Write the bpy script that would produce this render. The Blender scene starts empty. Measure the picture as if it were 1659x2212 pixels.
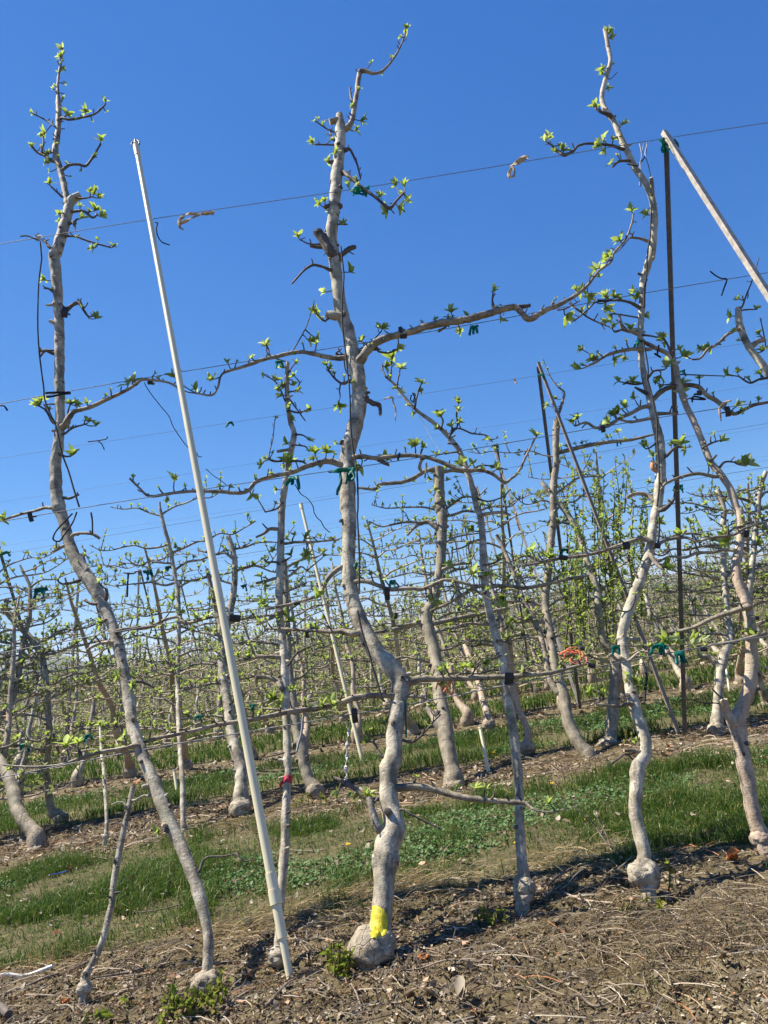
import bpy, math, random
import numpy as np
from mathutils import Vector
R=math.radians
rnd=random.Random(7); rng=np.random.default_rng(7)
scene=bpy.context.scene
col=scene.collection

# ------------------------------------------------------------------ camera
FX=1597.0; ROLL=R(8.8); PITCH=R(10.15); EYE=1.23
fw=np.array([0,math.cos(PITCH),math.sin(PITCH)]); up0=np.array([0,-math.sin(PITCH),math.cos(PITCH)]); ex=np.array([1.,0,0])
rt=math.cos(ROLL)*ex-math.sin(ROLL)*up0; upv=math.sin(ROLL)*ex+math.cos(ROLL)*up0
CAM=np.array([0,0,EYE])
from mathutils import Matrix
cd=bpy.data.cameras.new('camera'); cam=bpy.data.objects.new('camera',cd); col.objects.link(cam)
M=Matrix(((rt[0],upv[0],-fw[0],CAM[0]),(rt[1],upv[1],-fw[1],CAM[1]),(rt[2],upv[2],-fw[2],CAM[2]),(0,0,0,1)))
cam.matrix_world=M
cd.sensor_fit='VERTICAL'; cd.sensor_height=36.0; cd.lens=36.0*FX/2212.0
cd.clip_start=0.05; cd.clip_end=30000
scene.camera=cam

# ------------------------------------------------------------------ light
SAZ=R(-67); SEL=R(57)                     # azimuth from +Y towards +X, elevation
sdir=Vector((math.sin(SAZ)*math.cos(SEL),math.cos(SAZ)*math.cos(SEL),math.sin(SEL)))
w=bpy.data.worlds.new('World'); scene.world=w; w.use_nodes=True
nt=w.node_tree; bg=nt.nodes['Background']
sky=nt.nodes.new('ShaderNodeTexSky'); sky.sky_type='NISHITA'; sky.sun_disc=False
sky.sun_elevation=SEL; sky.sun_rotation=SAZ; sky.altitude=300; sky.air_density=1.0; sky.dust_density=0.0; sky.ozone_density=6.0
# the phone's rendering of a clear sky: a per-channel curve on the sky colour
BGS=0.13; sc_=nt.nodes.new('ShaderNodeSeparateColor'); cc_=nt.nodes.new('ShaderNodeCombineColor'); nt.links.new(sky.outputs[0],sc_.inputs[0])
for k,(a,g) in enumerate(((0.0265,1.45),(0.0578,.98),(0.1367,.64))):
    pw=nt.nodes.new('ShaderNodeMath'); pw.operation='POWER'; pw.inputs[1].default_value=g; nt.links.new(sc_.outputs[k],pw.inputs[0])
    ml=nt.nodes.new('ShaderNodeMath'); ml.operation='MULTIPLY'; ml.inputs[1].default_value=a/BGS; nt.links.new(pw.outputs[0],ml.inputs[0]); nt.links.new(ml.outputs[0],cc_.inputs[k])
nt.links.new(cc_.outputs[0],bg.inputs[0]); bg.inputs[1].default_value=BGS
sl=bpy.data.lights.new('sun','SUN'); sl.energy=5.0; sl.angle=R(0.5); sl.color=(1,0.94,0.82)
so=bpy.data.objects.new('sun',sl); col.objects.link(so); so.rotation_euler=sdir.to_track_quat('Z','Y').to_euler()
scene.view_settings.view_transform='Standard'; scene.view_settings.look='None'
scene.view_settings.exposure=1.0; scene.view_settings.gamma=1.0

# ------------------------------------------------------------------ helpers
def h01(a):
    a=(a.astype(np.int64)*np.int64(374761393))&0xffffffff
    a=((a^(a>>13))*np.int64(1274126177))&0xffffffff
    a=a^(a>>16)
    return (a&0xffffff)/float(0xffffff)
def vnoise(p,seed=0):
    """value noise of an (n,2|3) array, -1..1"""
    p=np.asarray(p,float)
    if p.shape[1]==2: p=np.c_[p,np.zeros(len(p))]
    i=np.floor(p).astype(np.int64); f=p-i; f=f*f*(3-2*f); o=0
    for dx in (0,1):
        for dy in (0,1):
            for dz in (0,1):
                wgt=(f[:,0] if dx else 1-f[:,0])*(f[:,1] if dy else 1-f[:,1])*(f[:,2] if dz else 1-f[:,2])
                o=o+wgt*h01((i[:,0]+dx)*73856093+(i[:,1]+dy)*19349663+(i[:,2]+dz)*83492791+seed*7919+5)
    return o*2-1
def fbm(p,o=4,seed=0):
    p=np.asarray(p,float); s=0; a=1; t=0
    for k in range(o): s=s+a*vnoise(p*2**k+k*17.3,seed+k); t+=a; a*=.5
    return s/t

class MB:
    """collects geometry for one mesh object"""
    def __init__(s): s.v=[];s.f=[];s.n=0;s.m=[];s.uv=[];s.r=[]
    def add(s,V,Fc,mi=0,uv=None,r=0.5):
        V=np.asarray(V,float); s.v.append(V)
        s.f.extend([tuple(int(i)+s.n for i in f) for f in Fc]); s.m.extend([mi]*len(Fc))
        s.uv.append(np.zeros((len(V),2)) if uv is None else np.asarray(uv,float))
        s.r.append(np.full(len(V),r) if np.isscalar(r) else np.asarray(r,float)); s.n+=len(V)
    def mesh(s,name,mats,smooth=True):
        V=np.vstack(s.v) if s.v else np.zeros((0,3))
        me=bpy.data.meshes.new(name); me.from_pydata(V.tolist(),[],s.f)
        for m in mats: me.materials.append(m)
        me.polygons.foreach_set('material_index',s.m)
        me.polygons.foreach_set('use_smooth',[smooth]*len(s.f))
        a=me.attributes.new('rnd','FLOAT','POINT'); a.data.foreach_set('value',np.concatenate(s.r) if s.r else [])
        ul=me.uv_layers.new(name='UVMap'); UV=np.vstack(s.uv) if s.uv else np.zeros((0,2))
        li=np.zeros(len(me.loops),dtype=np.int32); me.loops.foreach_get('vertex_index',li)
        ul.data.foreach_set('uv',UV[li].ravel())
        me.update(); return me
    def build(s,name,mats,parent=None,smooth=True,origin=None):
        if not isinstance(mats,(list,tuple)): mats=[mats]
        if origin is not None: s.v=[v-np.asarray(origin) for v in s.v]
        me=s.mesh(name,mats,smooth); o=bpy.data.objects.new(name,me); col.objects.link(o)
        if origin is not None: o.location=origin
        if parent is not None:
            o.parent=parent
        return o
def bulk(name,V,Fc,mat,rv,parent=None,smooth=False):
    """big mesh straight from arrays; Fc (n,k) constant k"""
    me=bpy.data.meshes.new(name); k=Fc.shape[1]
    me.vertices.add(len(V)); me.vertices.foreach_set('co',V.astype(np.float32).ravel())
    me.loops.add(Fc.size); me.loops.foreach_set('vertex_index',Fc.astype(np.int32).ravel())
    me.polygons.add(len(Fc)); me.polygons.foreach_set('loop_start',np.arange(0,Fc.size,k,dtype=np.int32))
    me.polygons.foreach_set('loop_total',np.full(len(Fc),k,dtype=np.int32))
    me.polygons.foreach_set('use_smooth',[smooth]*len(Fc))
    for m in (mat if isinstance(mat,(list,tuple)) else [mat]): me.materials.append(m)
    a=me.attributes.new('rnd','FLOAT','POINT'); a.data.foreach_set('value',rv.astype(np.float32))
    me.update(calc_edges=True); me.validate()
    o=bpy.data.objects.new(name,me); col.objects.link(o)
    if parent: o.parent=parent
    return o
def tag(o,label=None,cat=None,group=None,kind=None):
    if label: o['label']=label
    if cat: o['category']=cat
    if group: o['group']=group
    if kind: o['kind']=kind
    return o
def empty(name,loc,label,cat,group=None):
    o=bpy.data.objects.new(name,None); col.objects.link(o); o.location=[float(c) for c in loc]; o.empty_display_size=.1
    return tag(o,label,cat,group)

# pixel (in a 1659 x 2212 copy of the photo) to world
K=0.396; Y1=3.3; SP=3.6
def ray(x,y): return fw*FX+rt*(x-829.5)-upv*(y-1106)
def ground(x,y,z=0.0):
    v=ray(x,y); return CAM+v*((z-EYE)/v[2])
BOW=0.30; ZT=4.55
def lean(z):
    """how far the leaning, slightly bowed row face lies behind its foot at height z"""
    return K*z+BOW*math.sin(math.pi*min(max(z,0),ZT)/ZT)
def onplane(x,y,row=1,off=0.0,k=K):
    v=ray(x,y); Y0=Y1+(row-1)*SP+off
    return CAM+v*((Y0+k*EYE)/(v[1]-k*v[2]))
def onp(x,y,row=1,off=0.0):
    v=ray(x,y); Y0=Y1+(row-1)*SP+off; t=(Y0+K*EYE)/(v[1]-K*v[2])
    for _ in range(12):
        z=EYE+t*v[2]; sl_=K+(BOW*math.pi/ZT*math.cos(math.pi*z/ZT) if 0<z<ZT else 0)
        t-=(t*v[1]-Y0-lean(z))/(v[1]-sl_*v[2])
    return CAM+t*v
def depth(p): return float(np.dot(np.asarray(p)-CAM,fw))
def onY(x,y,Y):
    v=ray(x,y); return CAM+v*(Y/v[1])
def parse(s):
    """'13: x,y,w x,y | 12: ...' in enlarged-tile pixels -> list of (x,y,w) photo pixels"""
    out=[]
    for seg in s.split('|'):
        ij,pts=seg.split(':'); i,j=int(ij.strip()[0]),int(ij.strip()[1])
        for t in pts.split():
            c=[float(q) for q in t.split(',')]
            out.append([553*i+c[0]/3,553*j+c[1]/3,c[2]/3 if len(c)>2 else None])
    ks=[k for k,o in enumerate(out) if o[2] is not None]
    if not ks: return out
    wv=np.interp(range(len(out)),ks,[out[k][2] for k in ks])
    for k,o in enumerate(out): o[2]=float(wv[k])
    return out
def smooth_path(P,Rr,step):
    """Catmull-Rom resample"""
    P=np.asarray(P,float); Rr=np.asarray(Rr,float)
    if len(P)<2: return P,Rr
    Q=np.vstack([2*P[0]-P[1],P,2*P[-1]-P[-2]]); q=np.r_[Rr[0],Rr,Rr[-1]]
    oP=[];oR=[]
    for i in range(1,len(Q)-2):
        L=np.linalg.norm(Q[i+1]-Q[i]); n=max(1,int(math.ceil(L/step)))
        t=np.linspace(0,1,n,endpoint=False)[:,None]
        a,b,c,d=Q[i-1],Q[i],Q[i+1],Q[i+2]
        oP.append(.5*((2*b)+(-a+c)*t+(2*a-5*b+4*c-d)*t*t+(-a+3*b-3*c+d)*t**3))
        oR.append(q[i]+(q[i+1]-q[i])*t[:,0])
    oP.append(P[-1:]); oR.append(Rr[-1:])
    return np.vstack(oP),np.concatenate(oR)
def frames(P):
    T=np.gradient(P,axis=0); T/=np.linalg.norm(T,axis=1)[:,None]+1e-9
    n=np.array([1.,0,0]) if abs(T[0][0])<.8 else np.array([0,1.,0])
    N=[];
    for t in T:
        n=n-t*np.dot(n,t); n=n/(np.linalg.norm(n)+1e-9); N.append(n)
    N=np.array(N); B=np.cross(T,N); return T,N,B
def tube(mb,P,Rr,seg=8,step=None,rough=.08,nscale=None,mi=0,cap=True,capmi=None,resample=True,seed=0,tipr=0.5):
    P=np.asarray(P,float); Rr=np.asarray(Rr,float)
    if resample:
        step=step or max(.006,float(np.median(Rr))*1.1); P,Rr=smooth_path(P,Rr,step)
    T,N,B=frames(P); a=np.linspace(0,2*math.pi,seg+1)
    ca,sa=np.cos(a),np.sin(a)
    D=N[:,None,:]*ca[None,:,None]+B[:,None,:]*sa[None,:,None]
    V=P[:,None,:]+D*Rr[:,None,None]
    if rough:
        sc=nscale or 1.3/max(.004,float(np.median(Rr)))
        nz=fbm(V.reshape(-1,3)*sc*.5,3,seed).reshape(V.shape[:2]); nz[:,-1]=nz[:,0]
        V=V+D*(Rr[:,None]*rough*2*nz)[:,:,None]
    V[:,-1]=V[:,0]
    L=np.r_[0,np.cumsum(np.linalg.norm(np.diff(P,axis=0),axis=1))]
    uv=np.stack([np.broadcast_to(a[None,:]/(2*math.pi)*float(np.median(Rr))*6.28,V.shape[:2]),np.broadcast_to(L[:,None],V.shape[:2])],-1)
    n=len(P); s1=seg+1
    ii=np.arange(n-1)[:,None]*s1+np.arange(seg)[None,:]
    Fc=np.stack([ii,ii+1,ii+1+s1,ii+s1],-1).reshape(-1,4)
    mb.add(V.reshape(-1,3),Fc,mi,uv.reshape(-1,2),tipr)
    if cap:
        for e,sgn in ((0,-1),(n-1,1)):
            ring=V[e,:seg]; c=P[e]+T[e]*Rr[e]*.25*sgn
            vv=np.vstack([ring,c[None]]); fs=[(k,(k+1)%seg,seg) if sgn>0 else ((k+1)%seg,k,seg) for k in range(seg)]
            mb.add(vv,fs,mi if capmi is None else capmi,np.repeat(uv[e,:1],seg+1,0),tipr)
    return P,Rr
def strip(mb,P,width,side,thick=.0015,mi=0,r=.5):
    """flat ribbon along P; side = (n,3) or one vector giving its width direction"""
    P=np.asarray(P,float); side=np.asarray(side,float)
    if side.ndim==1: side=np.repeat(side[None],len(P),0)
    side=side/(np.linalg.norm(side,axis=1)[:,None]+1e-9)
    T=np.gradient(P,axis=0); nn=np.cross(T,side); nn/=np.linalg.norm(nn,axis=1)[:,None]+1e-9
    wv=np.broadcast_to(np.asarray(width,float),(len(P),))[:,None]
    V=np.stack([P-side*wv/2-nn*thick,P+side*wv/2-nn*thick,P+side*wv/2+nn*thick,P-side*wv/2+nn*thick],1).reshape(-1,3)
    Fc=[]
    for i in range(len(P)-1):
        for k in range(4): Fc.append((i*4+k,i*4+(k+1)%4,i*4+4+(k+1)%4,i*4+4+k))
    e=(len(P)-1)*4; Fc+= [(3,2,1,0),(e,e+1,e+2,e+3)]
    mb.add(V,Fc,mi,None,r)
def box(mb,c,ax,sz,mi=0):
    c=np.asarray(c,float); ax=[np.asarray(a,float)/np.linalg.norm(a) for a in ax]
    V=[c+ax[0]*sx*sz[0]/2+ax[1]*sy*sz[1]/2+ax[2]*sz_*sz[2]/2 for sx in(-1,1) for sy in(-1,1) for sz_ in(-1,1)]
    mb.add(V,[(0,1,3,2),(4,6,7,5),(0,4,5,1),(2,3,7,6),(0,2,6,4),(1,5,7,3)],mi)

# ------------------------------------------------------------------ materials
def mat(name):
    m=bpy.data.materials.new(name); m.use_nodes=True; n=m.node_tree; b=n.nodes['Principled BSDF']
    return m,n,b
def nd(n,t,**k):
    x=n.nodes.new(t)
    for a,v in k.items(): setattr(x,a,v)
    return x
def ramp(n,src,stops):
    r=nd(n,'ShaderNodeValToRGB'); e=r.color_ramp.elements
    while len(e)<len(stops): e.new(.5)
    for q,(p,c) in zip(e,stops): q.position=p; q.color=(*c,1) if len(c)==3 else c
    n.links.new(src,r.inputs[0]); return r.outputs[0]
def noise(n,vec,scale,detail=4,rough=.6,dim=None):
    x=nd(n,'ShaderNodeTexNoise'); x.inputs['Scale'].default_value=scale; x.inputs['Detail'].default_value=detail; x.inputs['Roughness'].default_value=rough
    if vec is not None: n.links.new(vec,x.inputs['Vector'])
    return x.outputs[0]
def mixc(n,f,a,b,mode='MIX'):
    x=nd(n,'ShaderNodeMix',data_type='RGBA',blend_type=mode)
    for s,v in ((x.inputs[0],f),(x.inputs[6],a),(x.inputs[7],b)):
        if isinstance(v,(float,int)): s.default_value=v
        elif isinstance(v,tuple): s.default_value=(*v,1)
        else: n.links.new(v,s)
    return x.outputs[2]
def scalev(n,vec,s):
    x=nd(n,'ShaderNodeVectorMath',operation='MULTIPLY'); n.links.new(vec,x.inputs[0]); x.inputs[1].default_value=s; return x.outputs[0]
def bump(n,b,h,strength=.4,dist=.004):
    x=nd(n,'ShaderNodeBump'); x.inputs['Strength'].default_value=strength; x.inputs['Distance'].default_value=dist
    n.links.new(h,x.inputs['Height']); n.links.new(x.outputs[0],b.inputs['Normal'])
def simple(name,c,rough=.6,metal=0,var=.12,scale=30,bmp=0.0):
    m,n,b=mat(name); tc=nd(n,'ShaderNodeTexCoord').outputs['Object']
    nz=noise(n,tc,scale)
    cc=ramp(n,nz,[(.3,tuple(x*(1-var) for x in c)),(.7,tuple(min(1,x*(1+var)) for x in c))])
    n.links.new(cc,b.inputs['Base Color']); b.inputs['Roughness'].default_value=rough; b.inputs['Metallic'].default_value=metal
    if bmp: bump(n,b,nz,bmp,.003)
    return m
def bark(name,light,dark,crack=.12,warm=None):
    m,n,b=mat(name); tc=nd(n,'ShaderNodeTexCoord'); ob=tc.outputs['Object']; uv=tc.outputs['UV']
    big=noise(n,ob,9,5,.65); fine=noise(n,ob,70,4,.7)
    len_=noise(n,scalev(n,uv,(14,110,1)),1.0,3,.7)                 # short bands across the stem
    c=ramp(n,big,[(.37,dark),(.50,tuple((a*.55+b2*.45) for a,b2 in zip(light,dark))),(.59,light),(.85,tuple(min(1,x*1.15) for x in light))])
    if warm: c=mixc(n,ramp(n,noise(n,ob,5,3),[(.45,(0,0,0)),(.65,(1,1,1))]),c,warm)
    c=mixc(n,ramp(n,noise(n,ob,3.2,4,.6),[(.48,(0,0,0)),(.66,(.65,.65,.65))]),c,tuple(x*y for x,y in zip(light,(.66,.72,.66))))
    c=mixc(n,ramp(n,noise(n,scalev(n,uv,(22,2.6,1)),1.0,4,.65),[(.57,(0,0,0)),(.66,(.75,.75,.75))]),c,tuple(x*.6 for x in dark))
    c=mixc(n,ramp(n,noise(n,scalev(n,uv,(9,34,1)),1.0,2,.5),[(.645,(0,0,0)),(.70,(.9,.9,.9))]),c,(.075,.058,.045))
    c=mixc(n,ramp(n,noise(n,ob,34,3,.6),[(.62,(0,0,0)),(.70,(.7,.7,.7))]),c,tuple(min(1,x*1.25) for x in light))
    c=mixc(n,ramp(n,len_,[(.24,(.7,.7,.7)),(.34,(0,0,0))]),c,tuple(x*.5 for x in dark))
    c=mixc(n,ramp(n,fine,[(.30,(.8,.8,.8)),(.47,(0,0,0))]),c,tuple(x*.6 for x in dark))
    # flaking, cracked old bark where the stem carries it (attribute rnd > .6)
    at=nd(n,'ShaderNodeAttribute',attribute_name='rnd').outputs['Fac']
    wv=nd(n,'ShaderNodeVectorMath',operation='ADD'); dn=nd(n,'ShaderNodeTexNoise'); dn.inputs['Scale'].default_value=14; n.links.new(ob,dn.inputs['Vector'])
    n.links.new(ob,wv.inputs[0]); n.links.new(scalev(n,dn.outputs[1],(.06,.06,.06)),wv.inputs[1])
    vo=nd(n,'ShaderNodeTexVoronoi',feature='DISTANCE_TO_EDGE'); vo.inputs['Scale'].default_value=13; n.links.new(wv.outputs[0],vo.inputs['Vector'])
    ck=ramp(n,vo.outputs['Distance'],[(.0,(1,1,1)),(.035,(0,0,0))])
    old=ramp(n,at,[(.6,(0,0,0)),(.9,(1,1,1))])
    flk=mixc(n,ramp(n,noise(n,ob,22,4,.6),[(.4,(0,0,0)),(.6,(1,1,1))]),(.20,.15,.095),(.42,.335,.225))
    mm=nd(n,'ShaderNodeMath',operation='MULTIPLY'); n.links.new(old,mm.inputs[0]); mm.inputs[1].default_value=.6
    c=mixc(n,mm.outputs[0],c,flk)
    m2=nd(n,'ShaderNodeMath',operation='MULTIPLY'); n.links.new(old,m2.inputs[0]); n.links.new(ck,m2.inputs[1])
    m3=nd(n,'ShaderNodeMath',operation='MULTIPLY'); n.links.new(m2.outputs[0],m3.inputs[0]); m3.inputs[1].default_value=crack
    c=mixc(n,m3.outputs[0],c,(.06,.045,.03))
    n.links.new(c,b.inputs['Base Color']); b.inputs['Roughness'].default_value=.72
    hh=nd(n,'ShaderNodeMath',operation='SUBTRACT'); n.links.new(fine,hh.inputs[0]); n.links.new(m2.outputs[0],hh.inputs[1])
    h2=nd(n,'ShaderNodeMath',operation='ADD'); lm=nd(n,'ShaderNodeMath',operation='MULTIPLY'); n.links.new(len_,lm.inputs[0]); lm.inputs[1].default_value=.3; n.links.new(hh.outputs[0],h2.inputs[0]); n.links.new(lm.outputs[0],h2.inputs[1])
    bump(n,b,h2.outputs[0],.8,.006)
    return m
def leafmat(name,stops,trans=(.30,.42,.05),tf=.45,rough=.5,green=False):
    m,n,b=mat(name); at=nd(n,'ShaderNodeAttribute',attribute_name='rnd').outputs['Fac']
    c=ramp(n,at,stops)
    gn=nd(n,'ShaderNodeNewGeometry'); c2=mixc(n,gn.outputs['Backfacing'],c,mixc(n,.3,c,(.30,.34,.24))) if green else c
    n.links.new(c2,b.inputs['Base Color']); b.inputs['Roughness'].default_value=rough; b.inputs['Specular IOR Level'].default_value=.22
    tr=nd(n,'ShaderNodeBsdfTranslucent'); n.links.new(mixc(n,.6,c,trans),tr.inputs[0])
    mx=nd(n,'ShaderNodeMixShader'); mx.inputs[0].default_value=tf
    n.links.new(b.outputs[0],mx.inputs[1]); n.links.new(tr.outputs[0],mx.inputs[2])
    n.links.new(mx.outputs[0],n.nodes['Material Output'].inputs[0]); return m
BARK=bark('pale_apple_bark',(.56,.485,.36),(.15,.12,.08))
BARKY=bark('young_apple_bark',(.58,.505,.38),(.19,.15,.10))
BARKP=bark('pinkish_split_bark',(.53,.425,.31),(.28,.20,.135),.6,(.46,.315,.21))
TWIG=bark('brown_twig_bark',(.15,.115,.09),(.055,.043,.038))
LIMB=bark('limb_bark',(.40,.325,.225),(.10,.075,.055))
FARLIMB=simple('far_limb_bark',(.40,.325,.225),.8,0,.4,5)
BARKD=bark('weathered_dark_bark',(.36,.30,.205),(.17,.135,.09))
FARB=simple('far_bark',(.46,.37,.25),.8,0,.35,6)
CUT=simple('cut_wood',(.52,.40,.25),.8,0,.25,120)
CUTO=simple('fresh_orange_cut',(.55,.25,.08),.8,0,.35,120)
LEAF=leafmat('young_leaf',[(0,(.13,.21,.04)),(.4,(.24,.33,.07)),(.75,(.35,.42,.14)),(1,(.52,.56,.38))],trans=(.52,.64,.09),tf=.55,green=True)
FARL=leafmat('far_leaf',[(0,(.12,.16,.04)),(.5,(.22,.26,.08)),(1,(.36,.38,.20))],trans=(.44,.52,.12),tf=.42,green=True)
SUCK=leafmat('sucker_leaf',[(0,(.10,.15,.02)),(.6,(.22,.22,.04)),(1,(.34,.27,.08))])
GRASS=leafmat('grass_blade',[(0,(.026,.062,.009)),(.5,(.056,.118,.017)),(.75,(.14,.20,.035)),(1,(.38,.31,.13))],trans=(.12,.22,.03),tf=.3,rough=.45)
CLOV=leafmat('clover_leaf',[(0,(.055,.12,.03)),(.6,(.10,.19,.055)),(1,(.16,.25,.10))],trans=(.12,.2,.05),tf=.2,rough=.55)
STRAW=leafmat('dry_straw',[(0,(.24,.165,.08)),(.5,(.40,.29,.15)),(1,(.55,.44,.27))],trans=(.5,.38,.18),tf=.2,rough=.7)
LITTER=leafmat('dead_leaf',[(0,(.045,.032,.02)),(.38,(.125,.092,.06)),(.70,(.27,.215,.145)),(.90,(.56,.48,.36)),(1,(.40,.15,.05))],trans=(.35,.2,.1),tf=.12,rough=.75)
STICK=bark('dead_stick',(.29,.22,.155),(.10,.07,.05))
DEADW=leafmat('dead_weed_stem',[(0,(.08,.058,.038)),(.6,(.19,.145,.09)),(1,(.40,.32,.21))],trans=(.3,.22,.12),tf=.15,rough=.8)
STONE=simple('soil_crumb',(.215,.168,.092),.95,0,.3,60,.5)
WIRE=simple('galvanised_wire',(.20,.205,.21),.55,.35,.2,40)
STEEL=simple('weathered_steel_rail_lit',(.44,.385,.32),.6,.05,.35,25,.1)  # pale copy of the rail steel, sunlight on the arm put into the colour
STEEL_SHADE=simple('steel_rail_shaded',(.10,.085,.075),.6,.1,.4,25,.1)  # same steel darkened, shade on the arm painted into its colour
STEEL_HALF=simple('brown_steel_rail_half_lit',(.23,.18,.135),.65,.0,.35,25,.1)  # tone between brown lower part and sunlit top, light averaged into the colour
PVC=simple('cream_pvc',(.76,.67,.44),.42,0,.06,8)
BLACK=simple('black_rubber',(.016,.017,.02),.5,0,.3,50)
CORD=simple('black_cord',(.009,.009,.011),.8,0,.4,90)
GREEN=leafmat('green_tape',[(0,(.0,.10,.075)),(1,(.01,.24,.18))],trans=(.02,.38,.28),tf=.3)
TAN=leafmat('frayed_tan_tape',[(0,(.33,.26,.18)),(1,(.60,.50,.36))],trans=(.6,.48,.3),tf=.3,rough=.7)
RED=simple('red_tape',(.45,.02,.04),.5)
ORANGE=simple('orange_string',(.75,.20,.10),.7)
YEL=simple('yellow_paint',(.58,.48,.012),.6,0,.38,45,.6)
DAND=simple('dandelion_yellow',(.85,.56,.01),.7)
SILVER=simple('silver_film',(.55,.54,.52),.45,.15,.3,30,.6)
WHITE=simple('white_plastic',(.62,.61,.57),.45)
BLUE=simple('blue_twine',(.02,.09,.42),.5)
# ------------------------------------------------------------------ ground
def soil_mask(x,y):
    """1 = bare soil strip under a row, 0 = grass alley"""
    nz=fbm(np.c_[x*.9,y*.9],3,3)*.34+fbm(np.c_[x*4,y*4],2,4)*.14
    t=y-Y1
    k=np.round((t-.2)/SP); d=t-k*SP+nz
    lo=np.where(k<=0,-99,-1.05); hi=np.where(k<=0,.80,.62)
    hi=np.where(k==0,.80+.05*x*0,hi)
    s=np.clip((d-lo)/.25,0,1)*np.clip((hi-d)/.22,0,1)
    return s
def gheight(x,y,fine=True):
    P=np.c_[x,y]
    near=np.clip((14-y)/9,0,1)
    z=(.03*fbm(P*.45,2,11)+.022*fbm(P*1.7,2,12)*near)*np.clip(y/2,0,1)-.012*(y<4.2)
    m=soil_mask(x,y)
    z=z+m*.0
    z=z+np.where((y>4.0)&(y<4.5),.0,0)
    if fine:
        c=fbm(P*9,3,13); c2=fbm(P*38,3,14)
        z=z+m*near*(.026*c+.022*np.abs(c2)+.008*vnoise(P*95,15))+(1-m)*near*(.02*c+.012*np.abs(c2)+.005*vnoise(P*110,16))
    return z
xs=np.concatenate([-np.geomspace(34,4000,16)[::-1],np.arange(-30,-9,.5),np.arange(-9,-2.7,.12),np.arange(-2.7,3.3,.015),np.arange(3.3,9.5,.12),np.arange(9.5,31,.5),np.geomspace(34,4000,16)])
ys=np.concatenate([-np.geomspace(3,200,10)[::-1],np.arange(-2,2,.2),np.arange(2,4.7,.015),np.arange(4.7,9,.05),np.arange(9,42,.2),np.geomspace(44,4000,40)])
GX,GY=np.meshgrid(xs,ys); gx,gy=GX.ravel(),GY.ravel()
V=np.c_[gx,gy,gheight(gx,gy)]
nx=len(xs); ii=(np.arange(len(ys)-1)[:,None]*nx+np.arange(nx-1)[None,:])
Fc=np.stack([ii,ii+1,ii+1+nx,ii+nx],-1).reshape(-1,4)
m,n,b=mat('orchard_ground')
tc=nd(n,'ShaderNodeNewGeometry').outputs['Position']
at=nd(n,'ShaderNodeAttribute',attribute_name='rnd').outputs['Fac']
soil=ramp(n,noise(n,tc,13,6,.7),[(.30,(.04,.031,.016)),(.5,(.13,.102,.052)),(.72,(.225,.185,.10))])
soil=mixc(n,ramp(n,noise(n,tc,150,3,.7),[(.33,(.85,.85,.85)),(.5,(0,0,0))]),soil,(.09,.065,.035))
soil=mixc(n,ramp(n,noise(n,tc,2.2,3,.6),[(.45,(0,0,0)),(.65,(.7,.7,.7))]),soil,(.185,.142,.092))
turf=ramp(n,noise(n,tc,24,5,.7),[(.3,(.045,.05,.02)),(.48,(.10,.088,.042)),(.7,(.19,.15,.085))])
c=mixc(n,at,turf,soil); n.links.new(c,b.inputs['Base Color']); b.inputs['Roughness'].default_value=.95; b.inputs['Specular IOR Level'].default_value=.15
bump(n,b,noise(n,tc,90,5,.7),.7,.012)
GROUND=m
g=bulk('ground',V,Fc,GROUND,soil_mask(gx,gy),smooth=True); g['kind']='structure'
def hz(x,y): return gheight(np.atleast_1d(np.asarray(x,float)),np.atleast_1d(np.asarray(y,float)))

HAZE=0.9e-4
# far hills beyond the orchard, on the left and low to the right
def hills(name,pts,Y,dpt):
    """ridge through photo pixels at distance Y"""
    P=[onY(x,y,Y) for x,y in pts]; P,_=smooth_path(P,np.ones(len(P)),Y*.004)
    rows=[]; N=14
    for k in range(N+1):
        t=k/N; s=math.sin(t*math.pi)**1.2
        q=P.copy(); q[:,1]=Y+(t-.5)*2*dpt; hn=fbm(np.c_[q[:,0]/260,q[:,1]/260],4,31)
        q[:,2]=P[:,2]*s*(1+.35*hn*(1-abs(2*t-1)))-1.5*(1-s); rows.append(q)
    V=np.vstack(rows); n0=len(P); ii=np.arange(N)[:,None]*n0+np.arange(n0-1)[None,:]
    o=bulk(name,V,np.stack([ii,ii+1,ii+1+n0,ii+n0],-1).reshape(-1,4),HILL,np.zeros(len(V)),smooth=True); o['kind']='structure'
m,n,b=mat('hill_grass_and_scrub'); tc=nd(n,'ShaderNodeNewGeometry').outputs['Position']
n.links.new(ramp(n,noise(n,tc,.006,6,.7),[(.35,(.05,.075,.05)),(.6,(.13,.13,.085))]),b.inputs['Base Color']); b.inputs['Roughness'].default_value=1
HILL=m
hills('hills',[(-700,1530),(-450,1440),(-250,1425),(-80,1420),(60,1430),(130,1429),(190,1447),(270,1468),(380,1478),(520,1462)],3000,700)
hills('low_hills',[(1100,1362),(1300,1330),(1450,1300),(1560,1272),(1750,1222),(2100,1160),(2500,1110)],1500,400)

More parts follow.
